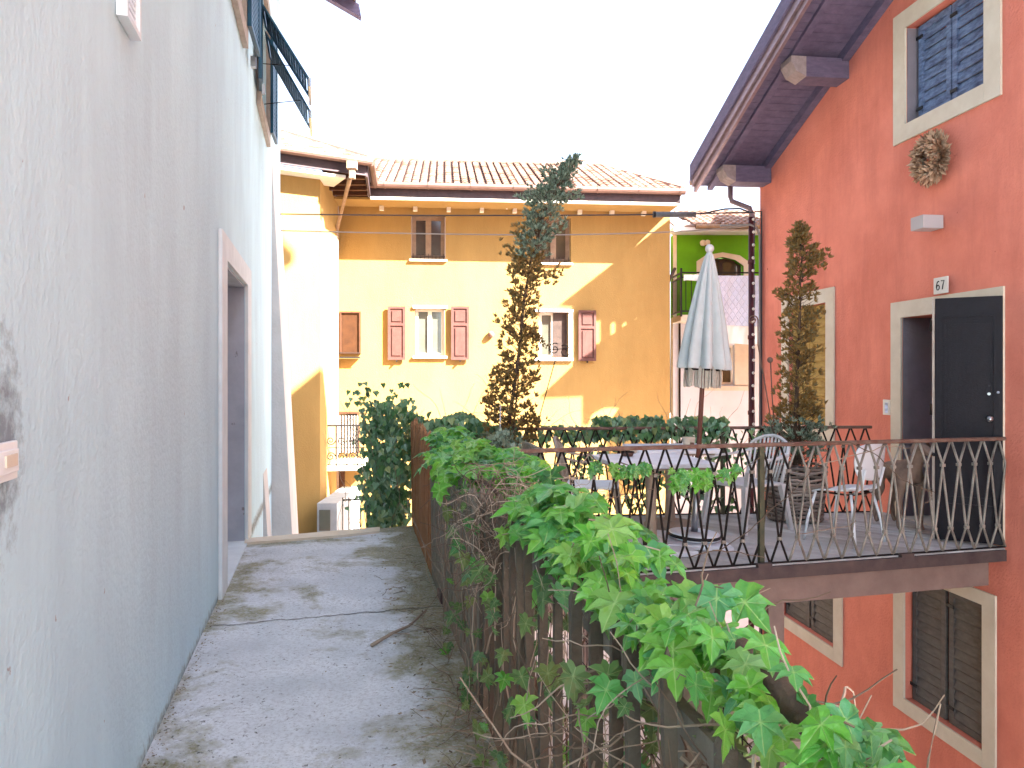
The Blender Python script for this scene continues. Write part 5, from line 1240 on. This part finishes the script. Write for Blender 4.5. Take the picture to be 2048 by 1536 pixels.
for i in range(70):
    y = random.uniform(.8, 2.1); z = random.uniform(.1, .9); leaf(ol, fp(y, random.uniform(.06, .22), z), random.uniform(.05, .09), Vector((random.gauss(0, .5), -.4, -1)), Vector((random.gauss(-.3, .4), -1, .4)))
obj('leaves', lv, M['leaf'], vi); obj('older_leaves', ol, M['leaf_old'], vi)
for k in range(700):     # leaf stalks rising through the bank
    pass
st = MB()
for (y0_, z0_, off, L_) in ((2.6, 0.05, -.01, 2.0), (3.4, 0.0, .03, 2.2), (1.7, 0.0, .08, 1.5), (4.6, 0.0, .04, 2.4)):
    w_ = [Vector((max(q_.x, fenceX(q_.y)+.06), q_.y, q_.z)) for q_ in wander(fp(y0_, .06+off, z0_), (.03, .1, 1), 9, .10, .14)]; st.tube(w_, .015, 7, .009)
st.tube([Vector(FF.pt(*((lambda a: (a[0], .10, a[1]))(FF.at(px, py, .10))))) for px, py in ((1130,1150),(1200,1195),(1290,1215),(1400,1262),(1480,1300),(1550,1370),(1640,1460),(1730,1560))], .020, 10, .028)
st.tube([fp(1.0+.16*i, .14+.04*math.sin(i*1.1), .93+.05*math.sin(i*.9)) for i in range(12)], .020, 8, .012)
st.tube([fp(2.7+.2*i, .08+.03*math.sin(i*1.7), .95+.05*math.sin(i*1.3)) for i in range(15)], .013, 8, .009)
st.tube([fp(2.3-.17*i, .10+.055*i, .92-.11*i+.03*math.sin(i*2)) for i in range(9)], .016, 8, .012)
obj('main_stems', st, M['bark'], vi, smooth=True)
tg = MB()
for i in range(230):      # upright and slanting shoots through the pickets
    y = .75+4.2*random.random(); off = random.uniform(-.06, .14); z = random.uniform(-.05, .5)
    tg.tube(wander(fp(y, off, z), (random.uniform(-.1, .3), random.uniform(-.3, .3), 1), random.randint(5, 11), .07, .28, .10), random.uniform(.0016, .0042), 4, .0012, cap=False)
for i in range(330):      # the bare tangle
    y = random.uniform(2.75, 4.05); off = random.uniform(-.05, .26); z = random.uniform(.72, 1.07)
    w_ = wander(fp(y, off, z), rv(), random.randint(8, 16), .028, .55, -.04)
    for q_ in w_: q_.z = min(q_.z, 1.10)
    tg.tube(w_, random.uniform(.0014, .0032), 4, .001, cap=False)
for i in range(110):      # dry shoots on the courtyard side, near the camera
    y = random.uniform(.8, 2.3); off = random.uniform(.03, .2); z = random.uniform(.1, .85)
    tg.tube(wander(fp(y, off, z), (random.uniform(-.8, .5), random.uniform(-.5, .5), random.uniform(-.8, .6)), random.randint(7, 12), .035, .32), random.uniform(.0018, .004), 4, .0012, cap=False)
for i in range(330):      # brown mass of old shoots under the leaves
    y = random.uniform(.72, 1.9); off = random.uniform(.0, .16); z = random.uniform(.45, 1.0)
    tg.tube(wander(fp(y, off, z), (random.uniform(-.4, .4), random.uniform(-.8, .8), random.uniform(-.9, .3)), random.randint(6, 11), .035, .4), random.uniform(.0018, .0045), 4, .0012, cap=False)
for i in range(90):       # runners at the foot, over the path edge
    y = random.uniform(1.6, 4.6); tg.tube([Vector((q_.x, q_.y, max(.006, q_.z))) for q_ in wander(fp(y, -.10, .02), (random.uniform(-.6, .4), random.uniform(-1, 1), .1), 7, .04, .4, -.05)], random.uniform(.0018, .003), 4, .001, cap=False)
for w_ in tg0: tg.tube(w_, .0016 if len(w_) == 2 else .003, 4, .0015)
obj('twigs', tg, M['twig'], vi)

def ivy(name, label, loc, gens, m='ivy', stems=None):
    t = emp(name, loc, label, 'climbing plant'); mb = MB()
    for (n, fn_, s0, s1) in gens:
        for i in range(n):
            p, nr = fn_(); sleaf(mb, p, random.uniform(s0, s1), Vector((random.gauss(0, .45), random.gauss(-.2, .4), -1)), nr)
    obj('leaves', mb, M[m], t)
    if stems: obj('stems', stems, M['twig'], t)
    return t
def g_bush():
    z = random.uniform(-.65, 1.28); k = 1-abs((z-.45)/1.1)**4*.35
    a = random.random(); x = -1.34+random.gauss(0, .12)*k; y = 7.98+random.gauss(0, .16); 
    if z > 1.0: x = -1.32+random.gauss(0, .13)
    return Vector((x, y, z)), Vector((random.gauss(-.1, .6), -.8, random.uniform(0, 1.6)))
def g_skin():
    z = random.uniform(-.55, 1.22); a = random.uniform(-2.9, -.2); r = .235+.05*math.sin(z*9+a*3)
    return Vector((-1.33+r*math.cos(a), 8.0+r*.8*math.sin(a), z)), Vector((math.cos(a), math.sin(a), .5))
sm = MB()
for i in range(60): sm.tube(wander((-1.42+random.gauss(0, .15), 7.95+random.gauss(0, .1), random.uniform(-.6, .6)), (0, 0, 1), 12, .07, .3, .05), .004, 4, .0015, cap=False)
for (x, z) in ((-1.66, 1.30), (-1.50, 1.38), (-1.30, 1.34), (-1.2, 1.28)):
    for k in range(9): pass
ivy('ivy_bush', 'tall dark ivy mass closing the far end of the path', (-1.4, 7.98, -1),
    [(1000, g_bush, .05, .095), (620, g_skin, .05, .10), (46, lambda: (Vector((random.uniform(-1.75, -1.05), 7.95, random.uniform(1.25, 1.48))), Vector((0, -1, .6))+rv(.4)), .04, .07)], stems=sm)
def g_run(x0, x1, z0, z1, sp=.09, yb=7.80):
    return lambda: (Vector((random.uniform(x0, x1), yb+.07*0+random.gauss(0, sp), z0+(z1-z0)*random.random())), Vector((random.gauss(0, .6), -.8, random.uniform(.1, 1.6))))
sm = MB()
for i in range(26): sm.tube(wander((random.uniform(-1, .0), 7.95, random.uniform(.1, .8)), (random.uniform(-1, 1), 0, .8), 12, .08, .35), .004, 4, .0015, cap=False)
ivy('ivy_hedge', 'ivy spilling over the fence end between the dark ivy mass and the leaning conifer', (-.5, 8.0, 0),
    [(1100, lambda: (lambda x: (Vector((x, 8.0+random.gauss(0, .13), .35+(.80+.05*math.sin(x*9)-.10*(x+1))*random.random()**.7)), Vector((random.gauss(0, .6), -.8, random.uniform(.1, 1.6)))))(random.uniform(-1.12, .05)), .05, .095)], stems=sm)
sm = MB()
for i in range(90): sm.tube(wander((random.uniform(-.3, 2.4), 7.86+random.gauss(0, .05), random.uniform(.1, .8)), (random.uniform(-1, 1), 0, .7), 11, .07, .4), .0035, 4, .0012, cap=False)
def thin(n0):
    def f():
        while True:
            x = random.uniform(-.2, 2.35); z = random.uniform(.12, .95)
            if math.sin(x*9+2)+math.sin(z*13+x*5)+random.uniform(-1, 1.1) > .1: break
        return Vector((x, 7.86+random.gauss(0, .05), z)), Vector((random.gauss(0, .6), -1, random.uniform(.0, .9)))
    return f
ivy('ivy_on_railing', 'ivy grown through the back railing, thickest along its top rail', (1.2, 7.85, .1),
    [(560, thin(0), .04, .075), (520, g_run(.85, 2.25, .90, 1.12, .08, 7.84), .05, .09), (120, g_run(.2, .9, .88, 1.03, .05, 7.8), .04, .08), (60, g_run(2.2, 2.6, .6, 1.0, .05, 7.84), .04, .06)], stems=sm)
# tendrils of the vine reaching along the front railing
tv = emp('railing_vine', RA.to_3d()+Vector((0, 0, .7)), 'thin vine shoots with a few green leaves twisted along the front railing', 'climbing plant')
Fq = Fr(RA, RB-RA); tt = MB(); tl = MB()
def rl(px, py, n=.03): s_ = Fq.S(px, n); return Fq.pt(s_, n, Fq.Z(px, py, n))
for pl_ in (((1010, 965), (1090, 965), (1150, 948), (1180, 905), (1192, 898), (1200, 912)), ((1175, 905), (1210, 935), (1240, 950)), ((1240, 925), (1300, 945), (1370, 958), (1430, 958), (1480, 945), (1520, 915)),
            ((1380, 1112), (1440, 1100), (1500, 1060), (1545, 1018), (1580, 990), (1620, 945), (1655, 905)), ((1600, 888), (1640, 882), (1700, 884), (1760, 915), (1800, 958), (1830, 972), (1870, 985)),
            ((1640, 930), (1690, 915), (1720, 908), (1770, 892), (1820, 896)), ((1600, 1090), (1598, 1068), (1650, 1060), (1700, 1052), (1712, 1040)), ((1425, 1100), (1480, 1105), (1530, 1115)), ((1840, 975), (1865, 985), (1862, 1000), (1850, 1006))):
    pp = [rl(x, y) for x, y in pl_]; o_ = []
    for i in range(len(pp)-1):
        for k in range(4): o_.append(pp[i].lerp(pp[i+1], k/4)+rv(.006))
    o_.append(pp[-1]); tt.tube(o_, .0045, 5, .003)
for (x0, x1, y0, y1, n) in ((1240, 1300, 928, 944, 16), (1345, 1425, 938, 972, 30), (1430, 1480, 930, 950, 9), (1180, 1240, 925, 950, 6)):
    for i in range(n): leaf(tl, rl(random.uniform(x0, x1), random.uniform(y0, y1), .03+random.uniform(-.02, .05)), random.uniform(.05, .085), Vector((random.gauss(0, .6), -.3, -1)), Vector((random.gauss(0, .3), -.8, .7)))
obj('shoots', tt, M['twig'], tv); obj('leaves', tl, M['leaf'], tv)
# low dark plants behind the rail at the left end of the terrace
ivy('terrace_shrub', 'rounded grey green shrub behind the left end of the terrace railing', (0, 6.9, .1),
    [(900, lambda: (lambda a, b, r: (Vector((-.10+r*math.cos(a)*math.cos(b), 7.0+.8*r*math.sin(a)*math.cos(b), .62+r*1.05*math.sin(b))), Vector((math.cos(a), math.sin(a), .6))))(random.uniform(0, 6.28), random.uniform(-1.2, 1.5), .40*random.uniform(.75, 1.05)), .03, .055)], m='juniper',
    stems=MB().tube([(-.1, 7.0, .1), (-.1, 7.0, .6)], .02, 6))
# ================================================================ litter on the path
lt = MB()
for i in range(650):
    y = random.uniform(1.8, 7.3); off = -.06-abs(random.gauss(0, .16)) if random.random() < .75 else -random.uniform(.1, 1.5)
    p = fp(y, off-.045, .006); p.z = .006+.006*random.random(); a = random.random()*6.28; s = random.uniform(.005, .018) if off > -.4 else random.uniform(.003, .009)
    d = Vector((math.cos(a), math.sin(a), random.uniform(-.1, .3))); e_ = Vector((-math.sin(a), math.cos(a), random.uniform(-.1, .5)))*.45
    lt.add([p-d*s, p+e_*s, p+d*s, p-e_*s], [(0, 1, 2, 3)])
for i in range(330):
    y = random.uniform(2.4, 5.3); x = -.7195-.2527*y+abs(random.gauss(0, .035))+.012; s = random.uniform(.003, .010); p = Vector((x, y, .006+.004*random.random())); a = random.random()*6.28
    d = Vector((math.cos(a), math.sin(a), random.uniform(-.1, .4))); e_ = Vector((-math.sin(a), math.cos(a), random.uniform(-.1, .5)))*.5
    lt.add([p-d*s, p+e_*s, p+d*s, p-e_*s], [(0, 1, 2, 3)])
for i in range(60):
    y = random.uniform(2.0, 6.5); p = fp(y, -.05-abs(random.gauss(0, .15)), .008); p.z = .008; lt.tube([Vector((q_.x, q_.y, max(.005, min(q_.z, .03)))) for q_ in wander(p, (random.uniform(-1, 1), random.uniform(-1, 1), 0), 5, .022, .4)], .0018, 4, cap=False)
o = obj('leaf_litter', lt, M['litter'], loc=(fenceX(4)-.3, 4, 0)); tag(o, 'dry leaf litter and twigs along the foot of the fence', 'leaf litter', kind='stuff')
bl_ = MB(); 
b3 = emp('dry_stick', fp(4.75, -.32, .01), 'bare pale stick lying across the path edge by the crack', 'stick')
bl_.tube([fp(4.35, -.50, .015), fp(4.48, -.38, .03), fp(4.62, -.27, .02), fp(4.8, -.15, .05)], .011, 6, .006); obj('stick', bl_, M['twig'], b3, smooth=True)
obj('side_shoot', MB().tube([fp(4.48, -.38, .03), fp(4.42, -.28, .04)], .005, 5, .003), M['twig'], b3)
